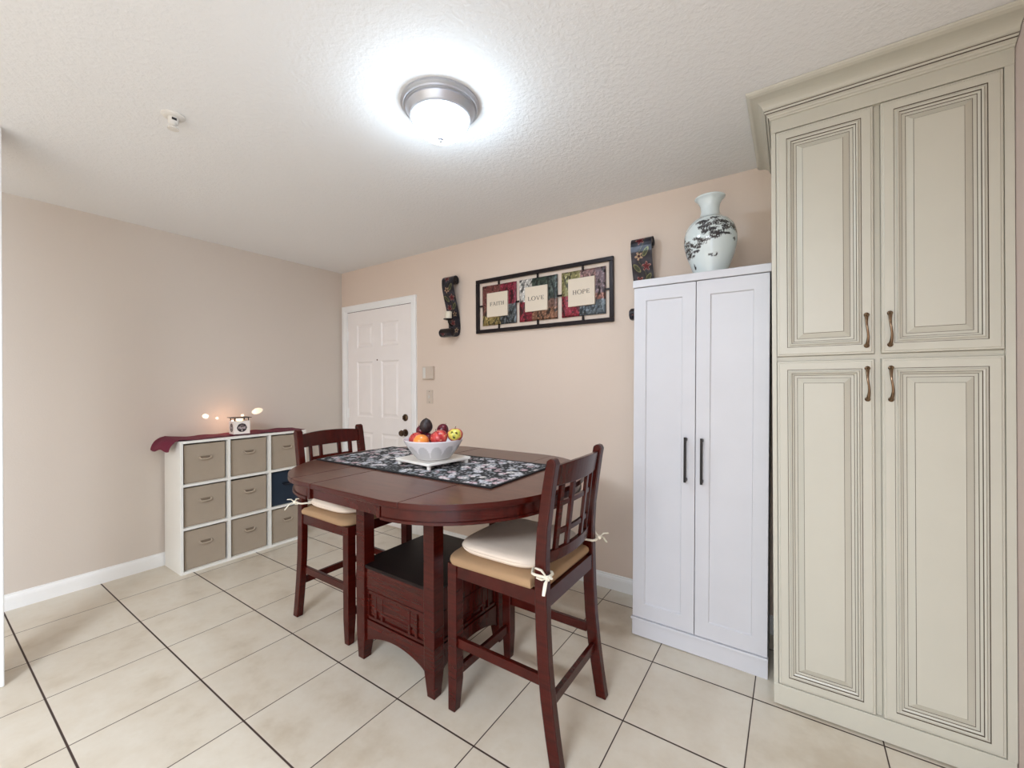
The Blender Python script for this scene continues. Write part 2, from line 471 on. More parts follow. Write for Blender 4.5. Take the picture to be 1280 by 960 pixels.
def pull(x, z, parent):
    """twisted bow pull, 115 mm"""
    path = []; rad = []
    n = 22
    for i in range(n + 1):
        s = i / n
        zz = -0.056 + 0.112 * s
        out = 0.024 * math.sin(PI * min(1, max(0, s)) ) ** 0.55
        path.append((x + 0.0022 * math.sin(2 * PI * s), YF - 0.004 - out, z + zz))
        rad.append(0.0034 + 0.0032 * (abs(2 * s - 1) ** 2.2))
    mb = MB().tube(path, rad, 12, 0, 0.8)
    for e in (-0.056, 0.056):
        mb.lathe([(0.001, 0.001), (0.008, 0.0), (0.0085, -0.004), (0.005, -0.008), (0.001, -0.009)], (x, YF, z + e), 14, axis='y')
    return mb.build('handle', M['bronze'], parent, smooth=True)

d = cab_door(3.733, 4.030, 1.402, 2.300, t); pull(4.008, 1.487, d)
d = cab_door(4.050, 4.347, 1.402, 2.300, t); pull(4.072, 1.487, d)
d = cab_door(3.733, 4.030, 0.090, 1.382, t); pull(4.010, 1.292, d)
d = cab_door(4.050, 4.347, 0.090, 1.382, t); pull(4.074, 1.292, d)
# crown: profile (outward fraction, height)
cp = [(0.0, 2.354), (0.05, 2.355), (0.07, 2.360), (0.10, 2.3625), (0.12, 2.3605), (0.135, 2.366), (0.20, 2.370), (0.21, 2.3735), (0.24, 2.375), (0.245, 2.3715), (0.27, 2.377), (0.275, 2.380), (0.30, 2.381)]
for i in range(9):
    a = i / 8 * PI / 2
    cp.append((0.32 + 0.50 * (1 - math.cos(a)), 2.382 + 0.026 * math.sin(a)))
cp += [(0.84, 2.4085), (0.93, 2.412), (0.985, 2.417), (1.0, 2.4225), (0.0, 2.4225)]
crm = MB()
for k in range(len(cp) - 1):
    (a, za), (b, zb) = cp[k], cp[k + 1]
    def ring(f, z): return [(X0 - 0.080 * f, -0.001, z), (X0 - 0.080 * f, -0.5505 - 0.126 * f, z), (XR - 0.002, -0.5505 - 0.126 * f, z)]
    mi = 1 if (abs(a - 0.20) < 1e-6 or abs(a - 0.24) < 1e-6 or abs(a - 0.10) < 1e-6 or abs(a - 0.27) < 1e-6) else 0
    crm.loft([ring(a, za), ring(b, zb)], False, False, mi)
crm.build('crown_moulding', [M['cream'], M['glaze']], t, smooth=True, angle=30)

# ------------------------------------------------------------------ white wardrobe
t = thing('wardrobe', 'narrow white two-door storage cupboard with black bar handles and a vase on top', 'cupboard', (3.090, -0.406, 0.0))
t.rotation_euler = (0, math.radians(0.62), 0)
Wd, Dp = 0.598, 0.262
wb = MB()
wb.box(0.004, 0.018, 0.018, Dp, 0.006, 1.785).box(Wd - 0.018, Wd - 0.004, 0.018, Dp, 0.006, 1.785)
wb.build('side_panel', M['ward'], t)
MB().box(0.018, Wd - 0.018, Dp - 0.01, Dp, 0.006, 1.785).build('back_panel', M['ward'], t)
MB().box(0.018, Wd - 0.018, 0.02, Dp - 0.01, 0.09, 0.105).build('bottom_panel', M['ward'], t)
MB().box(-0.004, Wd + 0.004, -0.006, Dp, 1.787, 1.824).build('top_panel', M['ward'], t, bevel=0.003)
kk = MB().box(0.0, Wd, 0.0, 0.018, 0.006, 0.086)
kk.build('kickboard', M['ward'], t, bevel=0.001)
MB().box(-0.005, Wd + 0.001, -0.008, 0.018, 0.086, 0.098).build('ledge', M['ward'], t, bevel=0.002)
def ward_door(x0, x1, hx):
    z0, z1 = 0.101, 1.784
    rings = []
    for ins, y in ((0, 0.018), (0, 0.001), (0.001, 0.0), (0.060, 0.0), (0.0625, 0.006), (0.0640, 0.0065)):
        rings.append([(x0 + ins, y, z0 + ins * 1.25), (x1 - ins, y, z0 + ins * 1.25), (x1 - ins, y, z1 - ins * 1.1), (x0 + ins, y, z1 - ins * 1.1)])
    mb = MB().loft(rings, True, True)
    d = mb.build('door', M['ward'], t)
    hb = MB().box(hx - 0.0055, hx + 0.0055, -0.034, -0.025, 0.828, 1.043)
    hb.box(hx - 0.005, hx + 0.005, -0.026, 0.0, 0.832, 0.846).box(hx - 0.005, hx + 0.005, -0.026, 0.0, 1.025, 1.039)
    hb.build('handle', M['black'], d, bevel=0.0015)
ward_door(0.002, 0.2965, 0.258)
ward_door(0.2995, Wd - 0.002, 0.330)
for fx in (0.02, Wd - 0.045):
    MB().box(fx, fx + 0.02, 0.04, 0.06, 0.0, 0.006).build('foot', M['plastic'], t)

# ------------------------------------------------------------------ vase
VX, VY, VZ = 3.447, -0.262, 1.824
vd = Vector((3.784 - VX, -2.531 - VY, 0)).normalized(); vr = Vector((-vd.y, vd.x, 0))
prof_c = [(0.066, 0), (0.074, 0.004), (0.080, 0.03), (0.096, 0.075), (0.110, 0.115), (0.1185, 0.155), (0.1205, 0.185), (0.116, 0.220), (0.103, 0.252), (0.080, 0.277), (0.056, 0.294),
          (0.0455, 0.310), (0.0425, 0.335), (0.046, 0.358), (0.056, 0.378), (0.068, 0.390), (0.0695, 0.394), (0.066, 0.3935), (0.052, 0.376), (0.040, 0.352), (0.037, 0.33), (0.038, 0.30)]
def smoothprof(p, n=8):
    out = []
    for i in range(len(p) - 1):
        p0 = p[max(i - 1, 0)]; p1 = p[i]; p2 = p[i + 1]; p3 = p[min(i + 2, len(p) - 1)]
        for k in range(n):
            s = k / n
            out.append(tuple(0.5 * (2 * p1[j] + (p2[j] - p0[j]) * s + (2 * p0[j] - 5 * p1[j] + 4 * p2[j] - p3[j]) * s * s + (3 * p1[j] - p0[j] - 3 * p2[j] + p3[j]) * s ** 3) for j in (0, 1)))
    out.append(p[-1]); return out
vase = MB().lathe(smoothprof(prof_c, 9), (0, 0, 0), 320).build('porcelain_vase', M['porc'], smooth=True, angle=80)
vase.location = (VX, VY, VZ)
tag(vase, 'pale porcelain vase painted with black ink trees, on top of the white cupboard', 'vase')
# painted blobs in the view-side plane: (s across -1..1, z height, rs, rz, strength)
def cz(px, py): return ((px - 375) / 262.0, 0.394 - (py - 130) / 720.0 * 0.366)
BL = []
for px_, py_, rx, ry in [(435, 392, 50, 16), (400, 450, 60, 22), (470, 440, 60, 30), (520, 445, 45, 22), (520, 495, 40, 24), (600, 480, 36, 30), (625, 510, 25, 14), (400, 510, 55, 20),
                         (440, 548, 75, 20), (510, 555, 50, 12), (410, 580, 60, 18), (300, 420, 60, 20), (310, 470, 50, 30), (330, 520, 40, 24), (245, 575, 32, 14), (310, 600, 50, 18),
                         (285, 625, 50, 14), (255, 650, 22, 12), (150, 600, 32, 26), (190, 625, 36, 20), (150, 660, 36, 34), (145, 710, 30, 20), (215, 640, 16, 14), (190, 720, 14, 10),
                         (168, 815, 12, 22), (120, 540, 12, 26), (600, 595, 14, 14), (375, 735, 24, 12), (420, 748, 36, 6), (448, 735, 10, 14), (230, 685, 40, 10)]:
    s_, z_ = cz(px_, py_); BL.append((s_, z_, rx / 262.0, ry / 720.0 * 0.366))
def vase_col(co):
    base = (212, 222, 222)
    r = math.hypot(co.x, co.y)
    if r < 1e-4: return base
    dx = (co.x * vr.x + co.y * vr.y) / r; front = (co.x * vd.x + co.y * vd.y) / r
    s = dx if front > 0 else dx * 0.999
    z = co.z; w = 0
    if z < 0.29:
        for bs, bz, rs, rz in BL:
            e = ((s - bs) / rs) ** 2 + ((z - bz) / rz) ** 2
            if e < 1.9: w = max(w, 1.15 - 0.6 * e)
    if w > 0:
        n = hsh(co.x * 170, co.y * 170, co.z * 230 + 5) * 0.9 + hsh(co.x * 60, co.y * 60, co.z * 80) * 0.5
        v = w * 0.75 + n
        k = min(1, max(0, (v - 0.22) / 0.35))
        return tuple(base[i] * (1 - k) + (52, 50, 52)[i] * k for i in range(3))
    # thin grey drapery line below the neck
    zl = 0.272 + 0.010 * math.cos(2 * math.asin(max(-1, min(1, dx)))) - 0.055 * max(0, abs(dx) - 0.55) * 2.2
    if abs(z - zl) < 0.0028 and r > 0.05: return (150, 158, 162)
    return base
paint(vase, vase_col)

# ------------------------------------------------------------------ scroll wall sconces
def sconce_path():
    p = []
    cy, czz = -0.047, 0.452
    for i in range(26):                       # upper scroll, curling back to the wall
        a = -0.9 * PI + i / 25 * (1.9 * PI)    # ends at angle PI (front)
        rr = 0.012 + 0.026 * i / 25
        p.append((cy + rr * math.cos(a), czz + rr * math.sin(a)))
    p += [(-0.086, 0.43), (-0.083, 0.40), (-0.074, 0.36), (-0.060, 0.31), (-0.043, 0.26), (-0.027, 0.21), (-0.015, 0.16), (-0.008, 0.115), (-0.006, 0.075), (-0.010, 0.042), (-0.024, 0.018), (-0.048, 0.006), (-0.072, 0.003)]
    c2y, c2z = -0.096, 0.037
    for i in range(24):                       # lower scroll, curling forward
        a = -0.42 * PI - i / 23 * 1.75 * PI
        rr = 0.034 - 0.022 * i / 23
        p.append((c2y + rr * math.cos(a), c2z + rr * math.sin(a)))
    return p
SW = 0.122
FL = [(0.055, 0.465, 0.024, 'r'), (0.045, 0.375, 0.022, 'y'), (0.085, 0.315, 0.024, 'r'), (0.04, 0.24, 0.022, 'r'), (0.08, 0.19, 0.02, 'y'), (0.05, 0.12, 0.022, 'r'), (0.085, 0.06, 0.02, 'y'), (0.04, 0.03, 0.02, 'r')]
def band_col(co):
    x, z = co.x, co.z
    n = hsh(x * 30, z * 30, 3)
    base = (40 + 30 * n, 38 + 30 * n, 46 + 32 * n)
    for fx, fz, r, k in FL:
        dx, dz = x - fx, z - fz; d = math.hypot(dx, dz); a = math.atan2(dz, dx)
        pet = r * (0.72 + 0.28 * math.cos(5 * a + fx * 60))
        if d < r * 0.38: return (50, 8, 14) if k == 'y' else (84, 10, 20)
        if d < pet: return (160, 138, 106) if k == 'y' else (92, 18, 28)
        if d < pet * 1.14: return (168, 128, 122)
    for lx_, lz_, a0 in ((0.085, 0.395, 1.0), (0.03, 0.31, -0.9), (0.09, 0.25, 0.9), (0.03, 0.17, 1.2)):
        u = (x - lx_) * math.cos(a0) + (z - lz_) * math.sin(a0); w = -(x - lx_) * math.sin(a0) + (z - lz_) * math.cos(a0)
        e = (u / 0.030) ** 2 + (w / 0.012) ** 2
        if e < 0.6: return (56, 60, 42)
        if e < 1.0: return (120, 118, 78)
    if abs(x - 0.06 - 0.02 * math.sin(z * 30)) < 0.0012: return (90, 88, 62)
    return base
def make_sconce():
    r = thing('scroll_wall_sconce', '', '', (1.462, 0, 1.672))
    path = sconce_path(); th = 0.004
    # resample finely
    fine = []
    for i in range(len(path) - 1):
        a, b = path[i], path[i + 1]; L = math.hypot(b[0] - a[0], b[1] - a[1]); n = max(1, int(L / 0.003))
        for k in range(n): fine.append((a[0] + (b[0] - a[0]) * k / n, a[1] + (b[1] - a[1]) * k / n))
    fine.append(path[-1])
    NX = 44; mb = MB(); rings = []
    for i, (y, z) in enumerate(fine):
        a = fine[max(i - 1, 0)]; b = fine[min(i + 1, len(fine) - 1)]
        ty, tz = b[0] - a[0], b[1] - a[1]; L = math.hypot(ty, tz) or 1
        ny, nz = -tz / L * th / 2, ty / L * th / 2
        row = [(SW * k / NX, y + ny, z + nz) for k in range(NX + 1)] + [(SW * k / NX, y - ny, z - nz) for k in range(NX, -1, -1)]
        rings.append(row)
    mb.loft(rings, True, True)
    bnd = mb.build('scroll_band', M['band'], r, smooth=True, angle=50)
    paint(bnd, band_col)
    for (cy, czz, rr) in ((-0.047, 0.452, 0.033), (-0.096, 0.037, 0.030)):
        MB().lathe([(0.001, 0.004), (rr * 0.6, 0.004), (rr, 0.006), (rr, SW - 0.006), (rr * 0.6, SW - 0.004), (0.001, SW - 0.004)], (0, cy, czz), 32, axis='x').build('scroll_core', M['iron'], r, smooth=True, angle=40)
    MB().box(0.05, 0.07, -0.008, 0, 0.07, 0.20).build('wall_bracket', M['iron'], r)
    MB().tube([(SW / 2, -0.030, 0.095), (SW / 2, -0.055, 0.10), (SW / 2, -0.075, 0.118), (SW / 2, -0.077, 0.135)], 0.007, 10).build('support_arm', M['iron'], r, smooth=True)
    MB().lathe([(0.001, 0.132), (0.016, 0.133), (0.040, 0.141), (0.041, 0.145), (0.018, 0.141), (0.001, 0.141)], (SW / 2, -0.077, 0), 28).build('candle_dish', M['iron'], r, smooth=True)
    MB().lathe([(0.001, 0.141), (0.026, 0.141), (0.027, 0.20), (0.024, 0.203), (0.012, 0.199), (0.001, 0.199)], (SW / 2, -0.077, 0), 28).build('candle', M['candle'], r, smooth=True)
    return r
s1 = make_sconce()
tag(s1, 'dark metal scroll wall sconce with white candle, between the door and the framed words', 'wall sconce', 'pair of scroll wall sconces')
s2 = copy_tree(s1)
s2.location = (2.990, 0, 1.672)
tag(s2, 'dark flower-painted scroll wall sconce half hidden behind the white cupboard', 'wall sconce', 'pair of scroll wall sconces')

# ------------------------------------------------------------------ framed words
t = thing('word_art_panel', 'long black metal frame holding three coloured square plaques reading FAITH, LOVE and HOPE', 'wall art', (0, 0, 0))
fx0, fx1, fz0, fz1 = 1.757, 2.858, 1.687, 2.097
bw = 0.027
fr = MB()
for a in ((fx0, fx1, fz1 - bw, fz1), (fx0, fx1, fz0, fz0 + bw), (fx0, fx0 + bw, fz0 + bw, fz1 - bw), (fx1 - bw, fx1, fz0 + bw, fz1 - bw)):
    fr.box(a[0], a[1], -0.024, -0.004, a[2], a[3])
fr.build('frame', M['iron'], t, bevel=0.003)
PZ0, PZ1 = 1.743, 2.044
plq = [(1.816, 2.126), (2.152, 2.461), (2.493, 2.804)]
inn = [(1.870, 2.058, 1.802, 1.982), (2.210, 2.391, 1.808, 1.982), (2.549, 2.737, 1.807, 1.990)]
def con(*a): MB().box(*a).build('connector', M['iron'], t)
for (a, b) in plq:
    cx = (a + b) / 2
    con(cx - 0.006, cx + 0.006, -0.018, -0.010, PZ1 - 0.002, fz1 - bw + 0.002)
    con(cx - 0.006, cx + 0.006, -0.018, -0.010, fz0 + bw - 0.002, PZ0 + 0.002)
for a, b in ((fx0 + bw - 0.002, plq[0][0] + 0.002), (plq[0][1] - 0.002, plq[1][0] + 0.002), (plq[1][1] - 0.002, plq[2][0] + 0.002), (plq[2][1] - 0.002, fx1 - bw + 0.002)):
    con(a, b, -0.018, -0.010, 1.888, 1.900)

def q_col(k):
    def f(u, v):   # u,v 0..1
        if k == 0:
            if u > 0.55 and v > 0.47: return (136, 18, 44)
            if v > 0.47: return (120, 58, 52)
            if u > 0.55: return (84, 92, 96)
            return (150, 128, 66) if v < 0.26 else (112, 62, 50)
        if k == 1:
            if u < 0.36 and v > 0.47: return (206, 202, 194)
            if u >= 0.36 and v > 0.47: return (50, 66, 54) if u < 0.8 else (70, 84, 78)
            if u < 0.36: return (140, 20, 40)
            return (136, 88, 60) if v < 0.27 else (120, 84, 70)
        if u < 0.44 and v > 0.47: return (140, 132, 78)
        if u < 0.42: return (146, 24, 42)
        if v > 0.45: return (140, 100, 96) if u < 0.8 else (120, 96, 102)
        if v > 0.32: return (150, 92, 76)
        return (88, 98, 104)
    return f
GW = 46
for k, ((a, b), (ia, ib, ja, jb)) in enumerate(zip(plq, inn)):
    qf = q_col(k); mb = MB(); rows = []
    vs = []; fs = []
    for j in range(GW + 1):
        for i in range(GW + 1):
            u, v = i / GW, j / GW
            x = a + (b - a) * u; z = PZ0 + (PZ1 - PZ0) * v
            e = min(u, 1 - u, v, 1 - v)
            bul = math.sin(min(1, e / 0.16) * PI) * 0.004 if e < 0.16 else 0
            n = hsh(x * 38 + k * 9, z * 38 + 2 * math.sin(x * 60), 1.5)
            vs.append((x, -0.016 - bul - 0.004 * abs(n) if e > 0.001 else -0.012, z))
    for j in range(GW):
        for i in range(GW): o = j * (GW + 1) + i; fs.append((o, o + 1, o + GW + 2, o + GW + 1))
    mb.add(vs, fs)
    # back
    mb.add([(a, -0.008, PZ0), (b, -0.008, PZ0), (b, -0.008, PZ1), (a, -0.008, PZ1), (a, -0.012, PZ0), (b, -0.012, PZ0), (b, -0.012, PZ1), (a, -0.012, PZ1)],
           [(0, 1, 2, 3), (0, 4, 5, 1), (1, 5, 6, 2), (2, 6, 7, 3), (3, 7, 4, 0)])
    o = mb.build('plaque', M['plaque'], t, smooth=True)
    def pc(co, a=a, b=b, qf=qf, k=k):
        u = (co.x - a) / (b - a); v = (co.z - PZ0) / (PZ1 - PZ0)
        c_ = qf(min(max(u, 0), 1), min(max(v, 0), 1))
        n = hsh(co.x * 45 + k * 9, co.z * 45 + 2 * math.sin(co.x * 70), 1.5)
        g = 1.0 + 0.2 * n
        mean = sum(c_) / 3
        c_ = tuple((x * 0.84 + mean * 0.16) * 0.86 for x in c_)
        if abs(n) < 0.07: return tuple(min(255, x * 1.3 + 24) for x in c_)
        if n < -0.24: g = 0.45
        return tuple(min(255, x * g) for x in c_)
    paint(o, pc)
    MB().box(ia, ib, -0.030, -0.014, ja, jb).build('word_tile', M['paper'], t, bevel=0.002)

# serif lettering, strokes drawn as thin bars: unit box 0..1
def letter(ch):
    T, t_ = 0.13, 0.06      # thick, thin
    L = []
    def v(x, w=T, z0=0, z1=1): L.append([(x, z0), (x + w, z0), (x + w, z1), (x, z1)])
    def h(x0, x1, z, w=t_): L.append([(x0, z), (x1, z), (x1, z + w), (x0, z + w)])
    def ln(x0, z0, x1, z1, w): L.append([(x0, z0), (x0 + w, z0), (x1 + w, z1), (x1, z1)])
    sf = 0.09
    def serif(xc, z): h(xc - sf, xc + sf + T, z, 0.045)
    if ch == 'F': v(0.12); h(0.12, 0.70, 0.94); h(0.12, 0.56, 0.48); serif(0.12, 0); v(0.66, 0.05, 0.80, 1.0); v(0.52, 0.05, 0.40, 0.62); serif(0.12, 0.955); w = 0.78
    elif ch == 'A': ln(0.06, 0, 0.42, 1, 0.06); ln(0.76, 0, 0.40, 1, T); h(0.2, 0.72, 0.32); h(0, 0.2, 0, .045); h(0.7, 0.96, 0, .045); w = 0.98
    elif ch == 'I': v(0.12); serif(0.12, 0); serif(0.12, 0.955); w = 0.38
    elif ch == 'T': v(0.34); h(0.02, 0.80, 0.94); v(0.0, 0.05, 0.80, 1.0); v(0.77, 0.05, 0.80, 1.0); serif(0.34, 0); w = 0.84
    elif ch == 'H': v(0.12); v(0.66); h(0.12, 0.7, 0.48); [serif(x, z) for x in (0.12, 0.66) for z in (0, 0.955)]; w = 0.92
    elif ch == 'L': v(0.12); h(0.12, 0.68, 0); v(0.64, 0.05, 0, 0.22); serif(0.12, 0.955); w = 0.74
    elif ch == 'V': ln(0.42, 0, 0.08, 1, T); ln(0.44, 0, 0.80, 1, 0.06); h(0, 0.28, 0.955, .045); h(0.70, 0.96, 0.955, .045); w = 0.96
    elif ch == 'E': v(0.12); h(0.12, 0.68, 0.94); h(0.12, 0.56, 0.48); h(0.12, 0.70, 0); v(0.64, 0.05, 0.80, 1.0); v(0.66, 0.05, 0, 0.22); v(0.52, 0.05, 0.40, 0.62); w = 0.78
    elif ch in 'OP':
        n = 28
        if ch == 'O': cx, cz_, rx, rz = 0.5, 0.5, 0.44, 0.52; a0, a1 = 0, 2 * PI; w = 1.0
        else: cx, cz_, rx, rz = 0.24, 0.74, 0.40, 0.26; a0, a1 = -PI / 2, PI / 2; v(0.12); serif(0.12, 0); w = 0.74
        for i in range(n):
            p = a0 + (a1 - a0) * i / n; q = a0 + (a1 - a0) * (i + 1) / n
            def pt(a, s):
                wd = 0.03 + 0.05 * abs(math.cos(a))
                return (cx + (rx + s * wd) * math.cos(a), cz_ + (rz + s * 0.035) * math.sin(a))
            L.append([pt(p, -1), pt(p, 1), pt(q, 1), pt(q, -1)])
    return L, w
def word(txt, x0, x1, z0, z1, y):
    gl = [letter(c_) for c_ in txt]; gap = 0.10
    tot = sum(w for _, w in gl) + gap * (len(gl) - 1)
    sx = (x1 - x0) / tot; mb = MB(); cur = 0
    for L, w in gl:
        for poly in L:
            mb.prism(poly, lambda a, b, tt, cur=cur: (x0 + (cur + a) * sx, tt, z0 + b * (z1 - z0)), y, y - 0.0012)
        cur += w + gap
    return mb
for txt, (ia, ib, ja, jb), x0, x1 in (('FAITH', inn[0], 1.899, 2.030), ('LOVE', inn[1], 2.235, 2.366), ('HOPE', inn[2], 2.582, 2.704)):
    word(txt, x0, x1, 1.884, 1.911, -0.0300).build('lettering', M['ink'], t)

# ------------------------------------------------------------------ cube organizer
OX, OY0, OY1, OZ = 0.320, -1.449, -0.562, 0.915
TH = 0.017
t = thing('cube_organizer', 'low white nine-cube storage shelf against the left wall', 'storage shelf', (0, 0, 0))
bx_ = 0.022
for y in (OY0, OY1 - TH):
    MB().box(bx_, OX, y, y + TH, 0, OZ).build('side_panel', M['cub'], t, bevel=0.001)
ys = [OY0 + (OY1 - OY0 - TH) * k / 3 for k in range(4)]
zs = [(OZ - TH) * k / 3 for k in range(4)]
for z in zs:
    MB().box(bx_, OX - 0.0004, OY0 + TH, OY1 - TH, z, z + TH).build('shelf', M['cub'], t)
for y in ys[1:3]:
    for z in zs[:3]:
        MB().box(bx_, OX - 0.0008, y, y + TH, z + TH, z + (OZ - TH) / 3).build('divider', M['cub'], t)
MB().box(bx_, bx_ + 0.004, OY0 + TH, OY1 - TH, TH, OZ - TH).build('back_panel', M['cub'], t)

cellw = ys[1] - ys[0] - TH; cellh = zs[1] - zs[0] - TH
def make_bin(body, hand):
    r = thing('fabric_bin', '', '', (0, 0, 0))
    w, h, d = cellw - 0.012, cellh - 0.012, 0.262
    mb = MB()
    # rounded box with slightly sagging front, open top
    def sq(hw, x0, x1, z, sag=0):
        return [(x0, -hw, z), (x1 + sag, -hw, z), (x1 + sag, 0, z - abs(sag)), (x1 + sag, hw, z), (x0, hw, z)]
    mb.loft([sq(w / 2 - 0.006, -d, -0.004, 0.0), sq(w / 2 - 0.002, -d, 0, 0.012), sq(w / 2 - 0.003, -d, 0.001, h * 0.5), sq(w / 2, -d, 0, h, 0.0),
             sq(w / 2 - 0.003, -d + 0.003, -0.004, h), sq(w / 2 - 0.005, -d + 0.004, -0.006, 0.014)], True, True)
    mb.build('body', body, r, bevel=0.002)
    hm = MB().tube([(0.001, -0.036, h * 0.65), (0.009, -0.036, h * 0.635), (0.013, -0.028, h * 0.605), (0.014, 0.0, h * 0.595), (0.013, 0.028, h * 0.605), (0.009, 0.036, h * 0.635), (0.001, 0.036, h * 0.65)], 0.0062, 8)
    hm.build('handle', hand, r, smooth=True)
    MB().box(0.0005, 0.0022, -0.034, 0.034, h * 0.61, h * 0.672).build('handle_slot_shadow', M['slot'] if hand is M['binh'] else hand, r)  # plate in a darker brown paints the strap's shadow on beige bins
    return r
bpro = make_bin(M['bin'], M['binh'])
first = True
rown = ['bottom', 'middle', 'top']; coln = ['left', 'centre', 'right']
for r_ in (2, 1, 0):
    for c_ in range(3):
        if (r_, c_) == (1, 2):
            b = make_bin(M['navy'], M['navyd'])
            tag(b, 'dark navy fabric bin, the only dark one in the white cube shelf', 'storage bin', 'fabric bins in the cube shelf')
        else:
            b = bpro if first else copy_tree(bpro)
            first = False
            tag(b, f'beige fabric bin in the {rown[r_]} row, {coln[c_]} column of the white cube shelf' if not (r_ == 1 and c_ == 1) else 'beige fabric bin in the central cube of the white cube shelf', 'storage bin', 'fabric bins in the cube shelf')
        rz = {(2, 0): 0.01, (2, 1): -0.015, (1, 0): -0.03, (1, 1): 0.03, (0, 0): -0.02, (0, 1): 0.012, (0, 2): -0.01, (1, 2): 0.0, (2, 2): 0.01}[(r_, c_)]
        b.location = (OX - 0.022, ys[c_] + TH + cellw / 2, zs[r_] + TH)
        b.rotation_euler = (0, 0, rz * 0.5)
        b.scale = (1, 0.975, 1 if (r_, c_) != (1, 1) else 0.985)

# maroon cloth over the top, one end hanging over the left side
def cloth():
    NU, NV = 96, 40
    th = 0.0035
    def P(u, v):
        # u along the shelf 0..1 (left overhang first), v across from wall to front
        L = 0.125 + (OY1 - OY0)
        s = u * L - 0.125           # distance from left edge, negative = overhang
        x = 0.030 + v * 0.268 + 0.010 * math.sin(s * 9 + 1) * v
        wr = 0.0035 * (1 + math.sin(s * 34 + v * 7)) * (0.5 + 0.5 * hsh(s * 6, v * 3, 2))
        if s >= 0:
            return (x, OY0 + s, OZ + 0.003 + abs(wr) * 1.6 + 0.016 * math.exp(-s * 20) * (1 - v * 0.6))
        o = -s
        # arch outward and then fall
        a = min(1.0, o / 0.125)
        y = OY0 - 0.010 * a - 0.066 * math.sin(a * 1.5) * (1.05 - 0.35 * v)
        z = OZ + 0.019 - 0.0096 * v - (0.088 - 0.020 * v) * a ** 1.9 - 0.008 * a * math.sin(v * 9)
        return (x - 0.01 * a, y, z)
    top = [[P(i / NU, j / NV) for j in range(NV + 1)] for i in range(NU + 1)]
    vs = [p for r in top for p in r]; n = len(vs)
    vs += [(p[0], p[1] + (th if p[1] < OY0 - 0.03 else 0), p[2] - th * 0.8) for p in vs]
    fs = []
    W_ = NV + 1
    for i in range(NU):
        for j in range(NV):
            o = i * W_ + j; q = (o, o + 1, o + W_ + 1, o + W_); fs.append(q); fs.append(tuple(k + n for k in q[::-1]))
    rim = [i * W_ for i in range(NU + 1)] + [NU * W_ + j for j in range(1, W_)] + [i * W_ + NV for i in range(NU - 1, -1, -1)] + [j for j in range(NV - 1, 0, -1)]
    for k in range(len(rim)):
        a, b = rim[k], rim[(k + 1) % len(rim)]; fs.append((a, b, b + n, a + n))
    return MB().add(vs, fs)
cl = cloth().build('table_runner', M['maroon'], smooth=True, angle=60)
tag(cl, 'maroon cloth runner draped along the top of the white cube shelf', 'cloth')

# candle warmer box
CX, CY, CZ = 0.235, -1.045, OZ + 0.012
t = thing('candle_box', 'small square white light box with round black emblem on the maroon cloth', 'candle holder', (CX, CY, CZ), math.radians(-6))
hw = 0.054
NB = 40
vs = []; fs = []
mbx = MB()
for fc in range(4):
    g = []
    a = fc * PI / 2
    for j in range(NB + 1):
        for i in range(NB + 1):
            u = -hw + 2 * hw * i / NB; z = 0.100 * j / NB
            p = Vector((hw, u, z)); p.rotate(Matrix.Rotation(a, 3, 'Z')); g.append(p)
    f4 = []
    for j in range(NB):
        for i in range(NB): o = j * (NB + 1) + i; f4.append((o, o + 1, o + NB + 2, o + NB + 1))
    mbx.add(g, f4)
mbx.add([(-hw, -hw, 0), (hw, -hw, 0), (hw, hw, 0), (-hw, hw, 0)], [(0, 3, 2, 1)])
mbx.add([(-hw, -hw, 0.1), (hw, -hw, 0.1), (hw, hw, 0.1), (-hw, hw, 0.1)], [(0, 1, 2, 3)])
o = mbx.build('body', M['boxp'], t)
def boxcol(co):
    ax = abs(abs(co.x) - hw) < 1e-4
    u = co.y if ax else co.x
    d = math.hypot(u, co.z - 0.048)
    if d < 0.033:
        if abs(co.z - 0.048) < 0.0085 and abs(u) < 0.026 and hsh(u * 400, co.z * 300, 1) > -0.12: return (206, 190, 190)
        if abs(co.z - 0.066) < 0.003 and abs(u) < 0.016 and hsh(u * 500, co.z * 300, 8) > 0: return (170, 150, 150)
        if abs(u) < 0.005 and abs(co.z - 0.028) < 0.005: return (210, 200, 195)
        return (44, 32, 36)
    return (236, 226, 218)
paint(o, boxcol)
for sx in (-1, 1):
    for sy in (-1, 1):
        MB().box(sx * 0.046 - 0.003, sx * 0.046 + 0.003, sy * 0.046 - 0.003, sy * 0.046 + 0.003, 0.1, 0.122).build('post', M['iron'], t)
MB().box(-0.060, 0.060, -0.066, 0.066, 0.122, 0.126).build('lid', M['iron'], t, bevel=0.001)
MB().lathe([(0.001, 0.1), (0.018, 0.1), (0.019, 0.112), (0.001, 0.112)], seg=20).build('light_cup', mat_emit('warm_light_cup', (255, 205, 150), 7.0), t)
